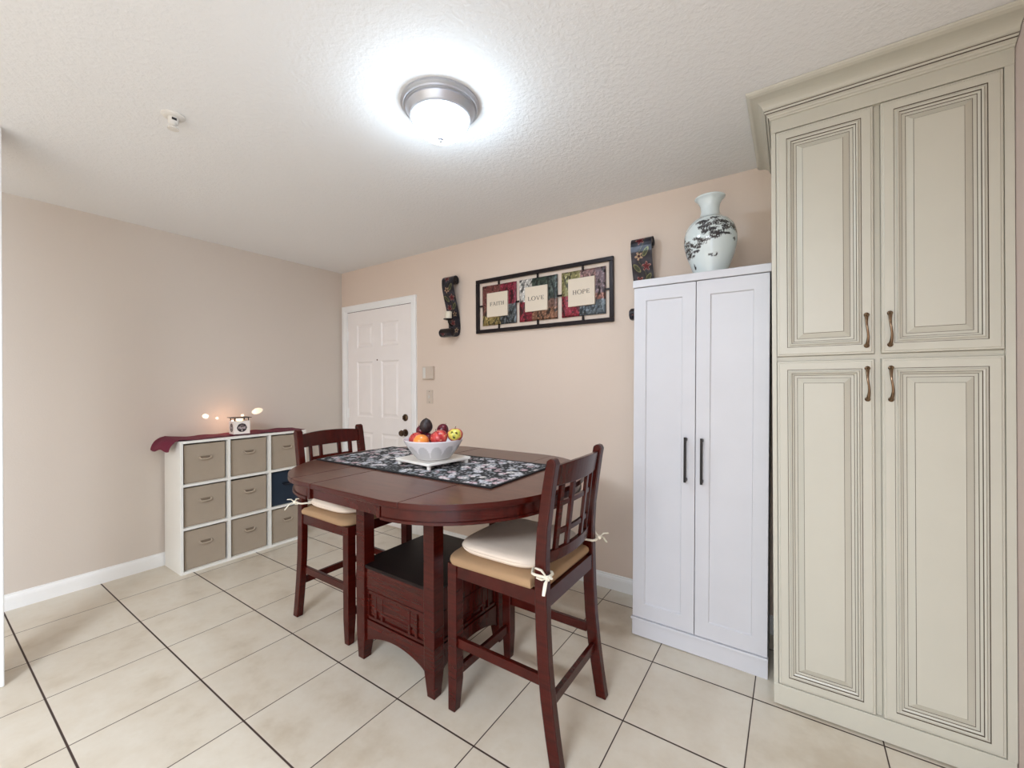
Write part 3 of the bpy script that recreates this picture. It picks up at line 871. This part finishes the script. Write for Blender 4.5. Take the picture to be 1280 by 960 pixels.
# narrow spots added behind the box to cast its light patches on the wall
def beam(ty, tz, power, size, off):
    ld = bpy.data.lights.new('light_beam', 'SPOT'); ld.energy = power; ld.spot_size = math.radians(size); ld.spot_blend = 0.25
    ld.color = (1.0, 0.86, 0.66); ld.shadow_soft_size = 0.001
    lo = bpy.data.objects.new('light_beam', ld); COL.objects.link(lo)
    p0 = Vector((0.115, off, CZ + 0.111)); p1 = Vector((0.0, ty, tz))
    wm = Matrix.Translation(p0) @ (p1 - p0).to_track_quat('-Z', 'Y').to_matrix().to_4x4()
    lo.parent = t
    lo.matrix_basis = (Matrix.Translation((CX, CY, CZ)) @ Matrix.Rotation(math.radians(-6), 4, 'Z')).inverted() @ wm
beam(-1.185, 1.060, 3.2, 13.0, -1.090)
beam(-1.108, 1.040, 1.0, 9.0, -1.060)
beam(-0.925, 1.050, 1.2, 10.0, -0.99)
beam(-0.815, 1.078, 3.6, 14.0, -0.985)
gl = bpy.data.lights.new('light_glow', 'POINT'); gl.energy = 0.35; gl.color = (1.0, 0.55, 0.3); gl.shadow_soft_size = 0.01
go = bpy.data.objects.new('light_glow', gl); COL.objects.link(go); go.parent = t; go.location = (-0.065, -0.03, 0.106)

# ------------------------------------------------------------------ dining table
TX, TY, TZ = 2.358, -1.060, 0.905
t = thing('dining_table', 'counter-height dark mahogany dining table with rounded ends and a storage base', 'table', (0, 0, 0))
HS, RA, RB = 0.235, 0.475, 0.550
def arc_pts(sign, ra, rb, n=40):
    return [(TX + sign * (HS + ra * math.cos(a)), TY + rb * math.sin(a) * sign) for a in [(-PI / 2 + PI * k / n) for k in range(n + 1)]]
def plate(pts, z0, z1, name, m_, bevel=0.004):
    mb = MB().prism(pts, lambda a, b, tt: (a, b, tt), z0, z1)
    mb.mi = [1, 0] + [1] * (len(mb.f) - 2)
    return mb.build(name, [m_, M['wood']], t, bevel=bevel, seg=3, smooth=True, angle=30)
g = 0.0008
XL, XRt = 2.024, 2.024 + 2 * (TX - 2.024)
def outline(x0, x1, ins=0.0, n=48):
    """closed outline of the top between x0 and x1"""
    ra, rb = RA - ins, RB - ins
    def half(x):
        e = max(0.0, abs(x - TX) - HS)
        return rb * math.sqrt(max(0.0, 1 - (e / ra) ** 2))
    xs = []
    for k in range(n + 1):
        xs.append(x0 + (x1 - x0) * k / n)
    # denser near the tips
    xs2 = []
    for sgn in (-1, 1):
        for k in range(n):
            a = PI / 2 * k / n; x = TX + sgn * (HS + ra * math.cos(a))
            if x0 < x < x1: xs2.append(x)
    xs = sorted(set(round(x, 5) for x in xs + xs2))
    lo = [(x, TY - half(x)) for x in xs]; hi = [(x, TY + half(x)) for x in reversed(xs)]
    out = []
    for p in lo + hi:
        if not out or (abs(p[0] - out[-1][0]) + abs(p[1] - out[-1][1])) > 1e-5: out.append(p)
    if abs(out[0][0] - out[-1][0]) + abs(out[0][1] - out[-1][1]) < 1e-5: out.pop()
    return out
XA, XB = TX - HS - RA + 1e-4, TX + HS + RA - 1e-4
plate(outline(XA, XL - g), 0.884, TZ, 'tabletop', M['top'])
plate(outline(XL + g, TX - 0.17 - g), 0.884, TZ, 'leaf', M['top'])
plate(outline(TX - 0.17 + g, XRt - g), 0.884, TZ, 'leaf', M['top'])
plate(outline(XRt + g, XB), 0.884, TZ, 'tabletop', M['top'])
# apron ring under the top
def apron(x0, x1, name):
    full = outline(XA + 0.014, XB - 0.014, 0.014)
    inner = outline(XA + 0.036, XB - 0.036, 0.036)
    return full, inner
def ap_strip(pts, z0, z1, th=0.02):
    mb = MB(); rings = []
    for i, p in enumerate(pts):
        a = pts[max(i - 1, 0)]; b = pts[min(i + 1, len(pts) - 1)]
        tx, ty = b[0] - a[0], b[1] - a[1]; L = math.hypot(tx, ty) or 1
        nx, ny = ty / L * th, -tx / L * th     # inward
        rings.append([(p[0], p[1], z0), (p[0], p[1], z1), (p[0] - nx, p[1] - ny, z1), (p[0] - nx, p[1] - ny, z0)])
    mb.loft(rings, True, True); return mb
def endarc(sgn, ins, n=48):
    ra, rb = RA - ins, RB - ins
    ps = [(TX + sgn * (HS + ra * math.cos(a)), TY + rb * math.sin(a)) for a in [(-PI / 2 + PI * k / n) for k in range(n + 1)]]
    return ps if sgn > 0 else ps[::-1]
for sgn in (-1, 1):
    pts = endarc(sgn, 0.024)
    if sgn > 0: pts = pts
    ap_strip(pts, 0.832, 0.8845).build('apron', M['woodH'], t, smooth=True, angle=30)
    pts = endarc(sgn, 0.018)
    ap_strip(pts, 0.829, 0.8385, 0.024).build('apron_bead', M['woodH'], t, smooth=True, angle=30)
for sy in (-1, 1):
    y = TY + sy * (RB - 0.030)
    MB().box(TX - HS + 0.001, TX + HS - 0.001, min(y, y - sy * 0.02), max(y, y - sy * 0.02), 0.836, 0.8842).build('apron', M['woodH'], t, bevel=0.001)
    for sx in (-1, 1):
        xx = TX + sx * (HS - 0.016)
        y2 = TY + sy * (RB - 0.021)
        MB().box(xx - 0.010, xx + 0.010, min(y2, y2 - sy * 0.02), max(y2, y2 - sy * 0.02), 0.8315, 0.8843).build('apron_block', M['woodH'], t, bevel=0.002)
# base
BX0, BX1, BY0, BY1 = 2.053, 2.565, -1.305, -0.793
LW = 0.060
def table_leg(x, y, ox, oy):
    # ox, oy: direction of the outer side (+1/-1) ; foot tapers from the inner sides
    rings = []
    for z, w in ((0, 0.042), (0.012, 0.043), (0.11, LW), (0.835, LW)):
        x0, x1 = (x, x + w) if ox < 0 else (x + LW - w, x + LW)
        y0, y1 = (y, y + w) if oy < 0 else (y + LW - w, y + LW)
        sh = (LW - w) * 0.3
        x0 -= ox * sh; x1 -= ox * sh; y0 -= oy * sh; y1 -= oy * sh
        rings.append([(x0, y0, z), (x1, y0, z), (x1, y1, z), (x0, y1, z)])
    return MB().loft(rings, True, True)
for x, ox in ((BX0, -1), (BX1 - LW, 1)):
    for y, oy in ((BY0, -1), (BY1 - LW, 1)):
        table_leg(x, y, ox, oy).build('leg', M['wood'], t, bevel=0.003)
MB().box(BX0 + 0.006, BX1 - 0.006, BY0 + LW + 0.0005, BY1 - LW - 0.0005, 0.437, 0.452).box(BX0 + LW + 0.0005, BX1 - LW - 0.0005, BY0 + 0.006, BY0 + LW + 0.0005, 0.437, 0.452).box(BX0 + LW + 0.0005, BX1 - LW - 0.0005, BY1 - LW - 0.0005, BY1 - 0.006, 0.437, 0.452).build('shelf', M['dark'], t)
def side_board(fn):
    """one side of the base in local (s along, d depth inward, z)"""
    L = BX1 - BX0 - 2 * LW
    mb = MB()
    n = 24; a_, b_ = 0.0, L
    # apron board with arched lower edge
    lower = []
    for k in range(n + 1):
        s = k / n
        lower.append((a_ + (b_ - a_) * s, 0.088 + 0.052 * (math.sin(PI * s) ** 0.7)))
    pts = lower + [(b_, 0.196), (a_, 0.196)]
    mb.prism(pts, lambda s, z, d: fn(s, d, z), 0.010, 0.026)
    def bx(s0, s1, z0, z1, d0, d1=0.026): mb.prism([(s0, z0), (s1, z0), (s1, z1), (s0, z1)], lambda s, z, d: fn(s, d, z), d0, d1)
    bx(a_, b_, 0.338, 0.437, 0.010)                  # upper board
    bx(a_, b_, 0.196, 0.338, 0.022)                  # recessed field
    bx(a_, b_, 0.201, 0.214, 0.014); bx(a_, b_, 0.318, 0.332, 0.014)
    for s0 in (0.0, 0.055, 0.098, L - 0.113, L - 0.070, L - 0.015):
        bx(s0, s0 + 0.015, 0.214, 0.318, 0.014)
    bx(0.113, L - 0.113, 0.238, 0.250, 0.014)
    bx(0.113, L - 0.113, 0.250, 0.318, 0.0165)
    bx(0.070, 0.098, 0.250, 0.318, 0.0165); bx(L - 0.098, L - 0.070, 0.250, 0.318, 0.0165)
    return mb
def _f(s, d, z): return (BX0 + LW + s, BY0 + d, z)
def _b(s, d, z): return (BX0 + LW + s, BY1 - d, z)
def _l(s, d, z): return (BX0 + d, BY0 + LW + s, z)
def _r(s, d, z): return (BX1 - d, BY0 + LW + s, z)
for fn in (_f, _b, _l, _r):
    side_board(fn).build('side_panel', M['woodH'] if fn in (_l, _r) else M['wood'], t, bevel=0.0012, seg=1)
# support frame below the top, joining legs and apron
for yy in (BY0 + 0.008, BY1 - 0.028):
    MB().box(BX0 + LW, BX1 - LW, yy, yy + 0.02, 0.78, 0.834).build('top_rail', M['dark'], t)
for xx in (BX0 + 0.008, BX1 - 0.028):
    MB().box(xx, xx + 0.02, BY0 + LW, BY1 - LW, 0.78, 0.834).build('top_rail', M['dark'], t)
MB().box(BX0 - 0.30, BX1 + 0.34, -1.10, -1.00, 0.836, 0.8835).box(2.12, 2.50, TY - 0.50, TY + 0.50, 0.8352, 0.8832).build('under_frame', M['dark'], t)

# ------------------------------------------------------------------ placemat / runner
MX0, MX1, MY0, MY1 = -0.560, 0.560, -0.246, 0.246
mt = thing('table_mat', 'rectangular black and white floral tapestry mat with black edging in the middle of the table', 'table mat', (2.277, -1.040, TZ), math.radians(0.6))
NXm, NYm = 300, 132
vs = []; fs = []
for j in range(NYm + 1):
    for i in range(NXm + 1):
        x = MX0 + (MX1 - MX0) * i / NXm; y = MY0 + (MY1 - MY0) * j / NYm
        vs.append((x, y, 0.0045 + 0.0004 * hsh(x * 60, y * 60, 0)))
for j in range(NYm):
    for i in range(NXm): o_ = j * (NXm + 1) + i; fs.append((o_, o_ + 1, o_ + NXm + 2, o_ + NXm + 1))
mm = MB().add(vs, fs).add([(MX0, MY0, 0.001), (MX1, MY0, 0.001), (MX1, MY1, 0.001), (MX0, MY1, 0.001)], [(0, 3, 2, 1)])
o = mm.build('fabric', M['mat'], mt)
random.seed(21)
flowers = [(random.uniform(MX0, MX1), random.uniform(MY0, MY1), random.uniform(0.011, 0.024), random.choice([(214, 206, 206), (190, 190, 196), (140, 146, 150), (196, 168, 172), (214, 208, 204), (196, 194, 198)]), random.uniform(0, 6)) for _ in range(330)]
cellsz = 0.05; grid = {}
for fl in flowers:
    gi, gj = int((fl[0] - MX0) / cellsz), int((fl[1] - MY0) / cellsz)
    for a in (-1, 0, 1):
        for b in (-1, 0, 1): grid.setdefault((gi + a, gj + b), []).append(fl)
def matcol(co):
    n = hsh(co.x * 90, co.y * 90, 2)
    res = (14, 12, 16) if n < 0.2 else (92, 98, 100)
    if n > 0.36: res = (176, 174, 176)
    for fx, fy, r, c_, ph in grid.get((int((co.x - MX0) / cellsz), int((co.y - MY0) / cellsz)), []):
        dx, dy = co.x - fx, co.y - fy; d = math.hypot(dx, dy)
        if d > r: continue
        a = math.atan2(dy, dx); pet = r * (0.66 + 0.34 * abs(math.cos(2.5 * a + ph)))
        if d < r * 0.2: return (40, 34, 38)
        if d < pet:
            if abs(math.sin(2.5 * a + ph)) < 0.16 and d > r * 0.3: return (70, 66, 72)
            return c_
    return res
paint(o, matcol)
bd = MB()
for a in ((MX0 - 0.008, MX1 + 0.008, MY0 - 0.008, MY0 + 0.004), (MX0 - 0.008, MX1 + 0.008, MY1 - 0.004, MY1 + 0.008), (MX0 - 0.008, MX0 + 0.004, MY0 + 0.004, MY1 - 0.004), (MX1 - 0.004, MX1 + 0.008, MY0 + 0.004, MY1 - 0.004)):
    bd.box(a[0], a[1], a[2], a[3], 0.0, 0.0065)
bd.build('edging', M['matb'], mt, bevel=0.002)

# ------------------------------------------------------------------ bowl stand, bowl, fruit
ZM = TZ + 0.0055
SXc, SYc = 2.318, -1.055
st = thing('serving_stand', 'square white ceramic stand on four little feet under the fruit bowl', 'serving stand', (SXc, SYc, ZM), math.radians(-7))
sb = MB()
sh = 0.132
def sqr(h_, z, cr=0.02):
    o_ = []
    for sx, sy, a0 in ((1, 1, 0), (-1, 1, PI / 2), (-1, -1, PI), (1, -1, 1.5 * PI)):
        for k in range(5):
            a = a0 + k / 4 * PI / 2
            o_.append((sx * (h_ - cr) + cr * math.cos(a), sy * (h_ - cr) + cr * math.sin(a), z))
    return o_
sb.loft([sqr(sh - 0.003, 0.018, 0.010), sqr(sh, 0.0205, 0.010), sqr(sh, 0.029, 0.010), sqr(sh - 0.003, 0.031, 0.010), sqr(sh - 0.010, 0.0295, 0.006)], True, True)
sb.build('plate', M['board'], st, smooth=True, angle=40)
for sx in (-1, 1):
    for sy in (-1, 1):
        MB().lathe([(0.008, 0), (0.009, 0.002), (0.010, 0.019), (0.001, 0.019)], (sx * (sh - 0.018), sy * (sh - 0.018), 0), 16).build('foot', M['board'], st, smooth=True)
BZ = ZM + 0.0297
BXc, BYc = 2.338, -1.072
bp = [(0.001, 0), (0.060, 0.0), (0.078, 0.003), (0.090, 0.014), (0.108, 0.036), (0.124, 0.060), (0.136, 0.080), (0.1425, 0.094), (0.1395, 0.0945), (0.130, 0.078), (0.117, 0.057), (0.100, 0.034), (0.080, 0.014), (0.060, 0.008), (0.001, 0.008)]
bowl = MB().lathe(smoothprof(bp, 5), (0, 0, 0), 160).build('fruit_bowl', M['bowl'], smooth=True, angle=70)
bowl.location = (BXc, BYc, BZ)
tag(bowl, 'frosted white glass bowl with scalloped pattern, full of fruit, on the white stand', 'bowl')
def bowlcol(co):
    a = math.atan2(co.y, co.x) + 0.42; k = (a / (2 * PI) * 12) % 1.0; z = co.z
    arch = 0.012 + 0.060 * math.sqrt(max(0, 1 - (2 * k - 1) ** 2))
    if z > 0.090: return (238, 232, 236)
    if 0.008 < z < arch: return (198, 196, 196)
    return (228, 225, 226)
paint(bowl, bowlcol)

def uvs(rfn, n=28, m_=40):
    rings = []
    for i in range(n + 1):
        th_ = PI * i / n
        rings.append([rfn(th_, 2 * PI * j / m_) for j in range(m_)])
    return MB().loft(rings, True, True)
def apple(name, label, cat, loc, R, rot, cfn, lobes=5):
    def rf(th_, ph):
        c_ = math.cos(th_); s = math.sin(th_)
        r = R * (1 + 0.04 * math.cos(th_ * 2 + PI)) * (1 + 0.012 * math.cos(lobes * ph) * max(0, -c_))
        z = r * c_ * 0.93
        dim = math.exp(-(s / 0.25) ** 2)
        z -= (0.20 * R * dim if c_ > 0 else -0.13 * R * dim)
        tap = 1 + 0.07 * c_
        return (r * s * tap * math.cos(ph), r * s * tap * math.sin(ph), z)
    r = thing(name, label, cat, loc, 0, 'fruit in the white bowl'); r.rotation_euler = rot
    b = uvs(rf).build('flesh', M['fruit'], r, smooth=True, angle=80); paint(b, cfn)
    MB().tube([(0, 0, R * 0.72), (0.001, 0, R * 0.95), (0.004, 0, R * 1.12)], [0.0012, 0.0012, 0.0018], 6).build('stem', M['stem'], r)
    return r
def applecol(c1, c2, seed, R):
    def f(co):
        a = math.atan2(co.y, co.x)
        n = hsh(math.cos(a) * 2 + seed, math.sin(a) * 2, co.z * 6) + 0.5 * hsh(math.cos(a) * 9 + seed, math.sin(a) * 9, co.z * 20)
        k = min(1, max(0, 0.4 + n * 1.1))
        if hsh(co.x * 300 + seed, co.y * 300, co.z * 300) > 0.55: return (225, 190, 150)
        return tuple(c1[i] * (1 - k) + c2[i] * k for i in range(3))
    return f
apple('apple', 'pinkish red apple lying at the left edge of the fruit bowl', 'apple', (2.250, -1.104, 1.031), 0.033, (0.5, -0.3, 0.2), applecol((170, 44, 44), (214, 92, 80), 3, 0.034))
apple('apple', 'red streaked apple at the front right of the bowl, beside the orange', 'apple', (2.405, -1.104, 1.047), 0.040, (0.35, -0.25, 0.1), applecol((160, 30, 38), (218, 96, 84), 8, 0.041))
def facecol(co):
    d = (co - Vector((0.010, -0.036, 0.010))).length
    n = hsh(co.x * 60, co.y * 60, co.z * 60)
    for q in ((-0.004, -0.034, 0.016), (0.017, -0.028, 0.012), (0.008, -0.036, -0.008)):
        if (co - Vector(q)).length < 0.0058 + 0.002 * n: return (40, 42, 24)
    if d < 0.032 + 0.006 * n: return (216, 204, 92) if n > -0.25 else (168, 172, 70)
    if d < 0.037 + 0.006 * n: return (226, 150, 100)
    return (178, 46, 52)
ob = apple('apple', 'red apple with a yellow-green spotted side at the right edge of the bowl', 'apple', (2.454, -1.046, 1.058), 0.036, (0, 0, 0.35), facecol)
orr = thing('orange', 'round orange at the front of the fruit bowl', 'orange', (2.345, -1.172 + 0.012, 1.030), 0, 'fruit in the white bowl')
b = uvs(lambda th_, ph: (0.037 * math.sin(th_) * math.cos(ph), 0.037 * math.sin(th_) * math.sin(ph), 0.0355 * math.cos(th_))).build('peel', M['fruit'], orr, smooth=True, angle=80)
paint(b, lambda co: (232, 140 + 10 * hsh(co.x * 80, co.y * 80, co.z * 80), 62))
MB().lathe([(0.001, 0.0365), (0.003, 0.036), (0.001, 0.035)], seg=8).build('stem', M['stem'], orr)
def plum(label, loc, R, rot):
    r = thing('plum', label, 'plum', loc, 0, 'fruit in the white bowl'); r.rotation_euler = rot
    def rf(th_, ph):
        s = math.sin(th_); cr = 1 - 0.08 * math.exp(-((math.atan2(math.sin(ph), math.cos(ph))) / 0.25) ** 2)
        return (R * s * cr * math.cos(ph), R * s * math.sin(ph), R * 1.05 * math.cos(th_))
    b = uvs(rf).build('flesh', M['fruit'], r, smooth=True, angle=80)
    paint(b, lambda co: (88 + 40 * hsh(co.x * 40, co.y * 40, co.z * 40 + R * 99), 16, 34))
    MB().tube([(0, 0, R), (0.002, 0, R * 1.25)], 0.0012, 6).build('stem', M['stem'], r)
plum('dark red plum to the left of the avocado in the fruit bowl', (2.232, -1.048, 1.064), 0.028, (0.4, -0.3, 0))
plum('dark red plum to the right of the avocado in the fruit bowl', (2.338, -1.008, 1.072), 0.029, (0.2, 0.4, 1))
plum('dark plum in the middle of the heap beneath the avocado', (2.308, -1.080, 1.034), 0.027, (0.2, 0.4, 2))
av = thing('avocado', 'blackish avocado on top of the heap in the fruit bowl', 'avocado', (2.303, -1.087, 1.097), 0, 'fruit in the white bowl')
av.rotation_euler = (0.25, 0.15, 0.3)
def avf(th_, ph):
    s = math.sin(th_); c_ = math.cos(th_); r = 0.031 * (1 + 0.02 * hsh(math.cos(ph) * 3, math.sin(ph) * 3, c_ * 3))
    return (r * s * (1 - 0.12 * c_) * math.cos(ph), r * s * (1 - 0.12 * c_) * math.sin(ph), 0.037 * c_)
uvs(avf).build('skin', M['avo'], av, smooth=True, angle=80)
MB().lathe([(0.001, 0.0365), (0.0035, 0.0365), (0.003, 0.040), (0.001, 0.040)], seg=8).build('stem', M['stem'], av)

# ------------------------------------------------------------------ chairs (face +x locally)
def rear_leg_prof():
    fr_ = [(-0.213, 0.0), (-0.196, 0.10), (-0.178, 0.22), (-0.166, 0.34), (-0.160, 0.46), (-0.158, 0.60), (-0.160, 0.70), (-0.168, 0.80), (-0.182, 0.90), (-0.200, 1.00), (-0.208, 1.038)]
    bk = [(-0.222, 1.047), (-0.236, 1.044), (-0.243, 1.030), (-0.237, 1.00), (-0.222, 0.90), (-0.208, 0.80), (-0.202, 0.70), (-0.203, 0.60), (-0.206, 0.46), (-0.212, 0.34), (-0.224, 0.22), (-0.240, 0.10), (-0.256, 0.0)]
    return fr_ + bk
BH, FH = 0.216, 0.210      # half widths at back and front
LT = 0.036
def backx(z):
    """front face x of the rear posts at height z"""
    P_ = rear_leg_prof()[:11]
    for k in range(len(P_) - 1):
        if P_[k][1] <= z <= P_[k + 1][1]:
            s = (z - P_[k][1]) / (P_[k + 1][1] - P_[k][1]); return P_[k][0] + s * (P_[k + 1][0] - P_[k][0])
    return P_[-1][0]
INW = BH - LT
def bow(y): return -0.026 * (1 - (y / INW) ** 2)
def curved_slab(y0, y1, z0, z1, th, n=16, top=None, off=-0.010):
    rings = []
    for k in range(n + 1):
        y = y0 + (y1 - y0) * k / n; b_ = bow(y)
        za, zb = z0, z1 + (top(y) if top else 0)
        rings.append([(backx(za) + b_ + off, y, za), (backx(za) + b_ + off - th, y, za), (backx(min(zb, 1.03)) + b_ + off - th, y, zb), (backx(min(zb, 1.03)) + b_ + off, y, zb)])
    return MB().loft(rings, True, True)
def make_chair():
    r = thing('counter_chair', '', '', (0, 0, 0))
    for sy in (-1, 1):
        y0, y1 = (BH - LT, BH) if sy > 0 else (-BH, -BH + LT)
        MB().prism(rear_leg_prof(), lambda a, b, tt: (a, tt, b), y0, y1).build('leg', M['wood'], r, bevel=0.004)
        # front leg, gently tapering
        rings = []
        for z, w in ((0, 0.034), (0.02, 0.036), (0.12, 0.044), (0.588, 0.045)):
            xo, yo = 0.250, sy * FH
            rings.append([(xo, yo, z), (xo - w, yo, z), (xo - w, yo - sy * w, z), (xo, yo - sy * w, z)])
        MB().loft(rings, True, True).build('leg', M['wood'], r, bevel=0.003)
    # seat rails
    for sy in (-1, 1):
        ya, yb = sy * (BH - 0.006), sy * (FH - 0.006)
        MB().add([(-0.164, ya, 0.535), (-0.164, ya - sy * 0.02, 0.535), (0.206, yb - sy * 0.02, 0.535), (0.206, yb, 0.535),
                  (-0.164, ya, 0.588), (-0.164, ya - sy * 0.02, 0.588), (0.206, yb - sy * 0.02, 0.588), (0.206, yb, 0.588)],
                 [(0, 1, 2, 3), (4, 5, 6, 7), (0, 1, 5, 4), (1, 2, 6, 5), (2, 3, 7, 6), (3, 0, 4, 7)]).build('seat_rail', M['woodH'], r, bevel=0.001)
    MB().box(0.224, 0.244, -FH + 0.045, FH - 0.045, 0.535, 0.588).build('seat_rail', M['woodH'], r)
    MB().box(-0.200, -0.182, -INW, INW, 0.530, 0.588).build('seat_rail', M['woodH'], r)
    # stretchers
    for sy in (-1, 1):
        y = sy * (FH - 0.020)
        MB().box(-0.172, 0.208, y - 0.009, y + 0.009, 0.255, 0.292).build('stretcher', M['woodH'], r, bevel=0.002)
    MB().box(0.217, 0.235, -FH + 0.043, FH - 0.043, 0.128, 0.165).build('stretcher', M['woodH'], r, bevel=0.002)
    MB().box(-0.211, -0.193, -INW, INW, 0.185, 0.222).build('stretcher', M['woodH'], r, bevel=0.002)
    # back
    curved_slab(-INW, INW, 0.945, 1.022, 0.018, top=lambda y: 0.010 * (1 - (y / INW) ** 2) - 0.004).build('crest_rail', M['woodH'], r, bevel=0.003)
    curved_slab(-INW, INW, 0.672, 0.712, 0.018).build('lower_rail', M['woodH'], r, bevel=0.002)
    for y in (-0.128, -0.060, 0.060, 0.128):
        curved_slab(y - 0.010, y + 0.010, 0.712, 0.945, 0.013, n=2, off=-0.0125).build('slat', M['wood'], r, bevel=0.001, seg=1)
    for z in (0.770, 0.876):
        curved_slab(-0.128 + 0.0101, 0.128 - 0.0101, z - 0.009, z + 0.009, 0.0115, off=-0.0132).build('crossbar', M['woodH'], r)
    # upholstered seat
    rings = []
    for ins, z in ((0.012, 0.588), (0.003, 0.593), (0.0, 0.603), (0.002, 0.615), (0.010, 0.625), (0.030, 0.631), (0.08, 0.634)):
        rings.append(seat_outline(ins, z))
    MB().loft(rings, True, True).build('seat', M['tan'], r, smooth=True, angle=60)
    return r
def seat_outline(ins, z):
    """trapezoid with round front corners; notched between rear posts"""
    o_ = []
    xf, xb = 0.262 - ins, -0.190 + ins
    hf, hb = 0.228 - ins, 0.174 - min(ins, 0.06)
    R = 0.055
    pts = []
    # right-back to front
    xs_ = -0.150 + min(ins, 0.03)
    pts += [(xb, -hb), (xs_, -hb), (xs_ + 0.002, -(BH + 0.008 - ins))]
    for k in range(9):
        a = -PI / 2 + k / 8 * PI / 2
        pts.append((xf - 0.012 - R + R * math.cos(a), -(hf - R) + R * math.sin(a)))
    for k in range(1, 8):
        y = -(hf - R) + 2 * (hf - R) * k / 8
        pts.append((xf - 0.012 * (y / (hf - R)) ** 2, y))
    for k in range(9):
        a = k / 8 * PI / 2
        pts.append((xf - 0.012 - R + R * math.cos(a), (hf - R) + R * math.sin(a)))
    pts += [(xs_ + 0.002, (BH + 0.008 - ins)), (xs_, hb), (xb, hb)]
    return [(x, y, z) for x, y in pts]

def cushion_outline(ins, n=72):
    pts = []
    for k in range(n):
        a = 2 * PI * k / n
        ca, sa = math.cos(a), math.sin(a)
        # squarish at the back, rounder at the front
        e = 0.40 if ca < 0 else 0.50
        x = 0.040 + (0.193 - ins) * math.copysign(abs(ca) ** e, ca)
        w = 0.203 - ins
        y = w * math.copysign(abs(sa) ** e, sa)
        pts.append((x, y))
    return pts
def make_cushion(bows):
    r = thing('seat_cushion', '', '', (0, 0, 0))
    n = 72; rings = []
    prof = [(0.12, 0.001), (0.03, 0.0005), (0.008, 0.006), (0.001, 0.015), (0.0, 0.020), (0.002, 0.0225), (0.0, 0.025), (0.004, 0.033), (0.018, 0.041), (0.05, 0.046), (0.10, 0.048), (0.15, 0.0485)]
    for ins, z in prof:
        ring = []
        for (x, y) in cushion_outline(ins, n):
            wz = z + (0.0022 * hsh(x * 14, y * 14, 3) if z > 0.03 else 0)
            ring.append((x, y, wz))
        rings.append(ring)
    MB().loft(rings, True, True).build('pad', M['cushion'], r, smooth=True, angle=70)
    pip = [(x, y, 0.0225) for x, y in cushion_outline(-0.0005, n)]
    pip.append(pip[0]); MB().tube(pip, 0.0022, 8).build('piping', M['cushion'], r, smooth=True)
    return r
def bow_tie(sy, loose=False):
    """ribbon from the pad's rear corner around the post with a small bow"""
    mb = MB(); y = sy * (BH + 0.006); z = 0.014
    mb.tube([(-0.130, sy * 0.175, 0.012), (-0.142, sy * 0.200, 0.014), (-0.152, sy * (BH + 0.002), 0.014), (-0.165, y, z), (-0.19, y, z), (-0.2085, y - sy * 0.002, z), (-0.2135, y - sy * 0.02, z), (-0.213, sy * (INW + 0.004), z), (-0.205, sy * (INW - 0.006), z), (-0.165, sy * (INW - 0.008), 0.013), (-0.142, sy * (INW - 0.012), 0.012)], 0.0048, 8, 0, 1.0)
    kx, ky = -0.215, y + sy * 0.002
    mb.lathe([(0.001, -0.010), (0.008, -0.006), (0.009, 0), (0.008, 0.006), (0.001, 0.010)], (kx, ky, z), 10)
    # loops and tails
    for (dx, dy, dz, bnd) in ((0.046, 0.004, 0.026, 0.010), (-0.012, 0.050, -0.034, 0.012), (0.040, 0.006, -0.004, -0.006), (-0.030, 0.026, 0.016, 0.008)):
        p0 = Vector((kx, ky, z)); p1 = p0 + Vector((dx, sy * dy, dz)); mid = (p0 + p1) / 2 + Vector((0, 0, bnd))
        mb.tube([p0, p0.lerp(mid, 0.6), mid, mid.lerp(p1, 0.6), p1], [0.003, 0.005, 0.0062, 0.006, 0.005], 8, 0, 0.45)
    return mb

# chair whose back is towards the viewer, right of the table
CH2 = (2.888, -1.092)
ch2 = make_chair()
ch2.location = (CH2[0], CH2[1], 0); ch2.rotation_euler = (0, 0, PI)
tag(ch2, 'nearest dark mahogany counter chair with lattice back, at the right end of the table', 'chair', 'counter chairs at the dining table')
ch1 = copy_tree(ch2)
CH1 = (1.700, -1.068)
ch1.location = (CH1[0], CH1[1], 0); ch1.rotation_euler = (0, 0, 0)
tag(ch1, 'far dark mahogany counter chair pushed under the left end of the table', 'chair', 'counter chairs at the dining table')
cu2 = make_cushion(True)
for sy in (-1, 1): bow_tie(sy).build('tie', M['tie'], cu2, smooth=True)
cu2.location = (CH2[0], CH2[1], 0.6335); cu2.rotation_euler = (0, 0, PI)
tag(cu2, 'cream seat cushion tied with bows to the nearest chair on the right', 'cushion', 'cream tie-on chair cushions')
cu1 = copy_tree(cu2)
cu1.location = (CH1[0], CH1[1], 0.6335); cu1.rotation_euler = (0, 0, 0)
tag(cu1, 'cream seat cushion tied to the far chair at the left end of the table', 'cushion', 'cream tie-on chair cushions')
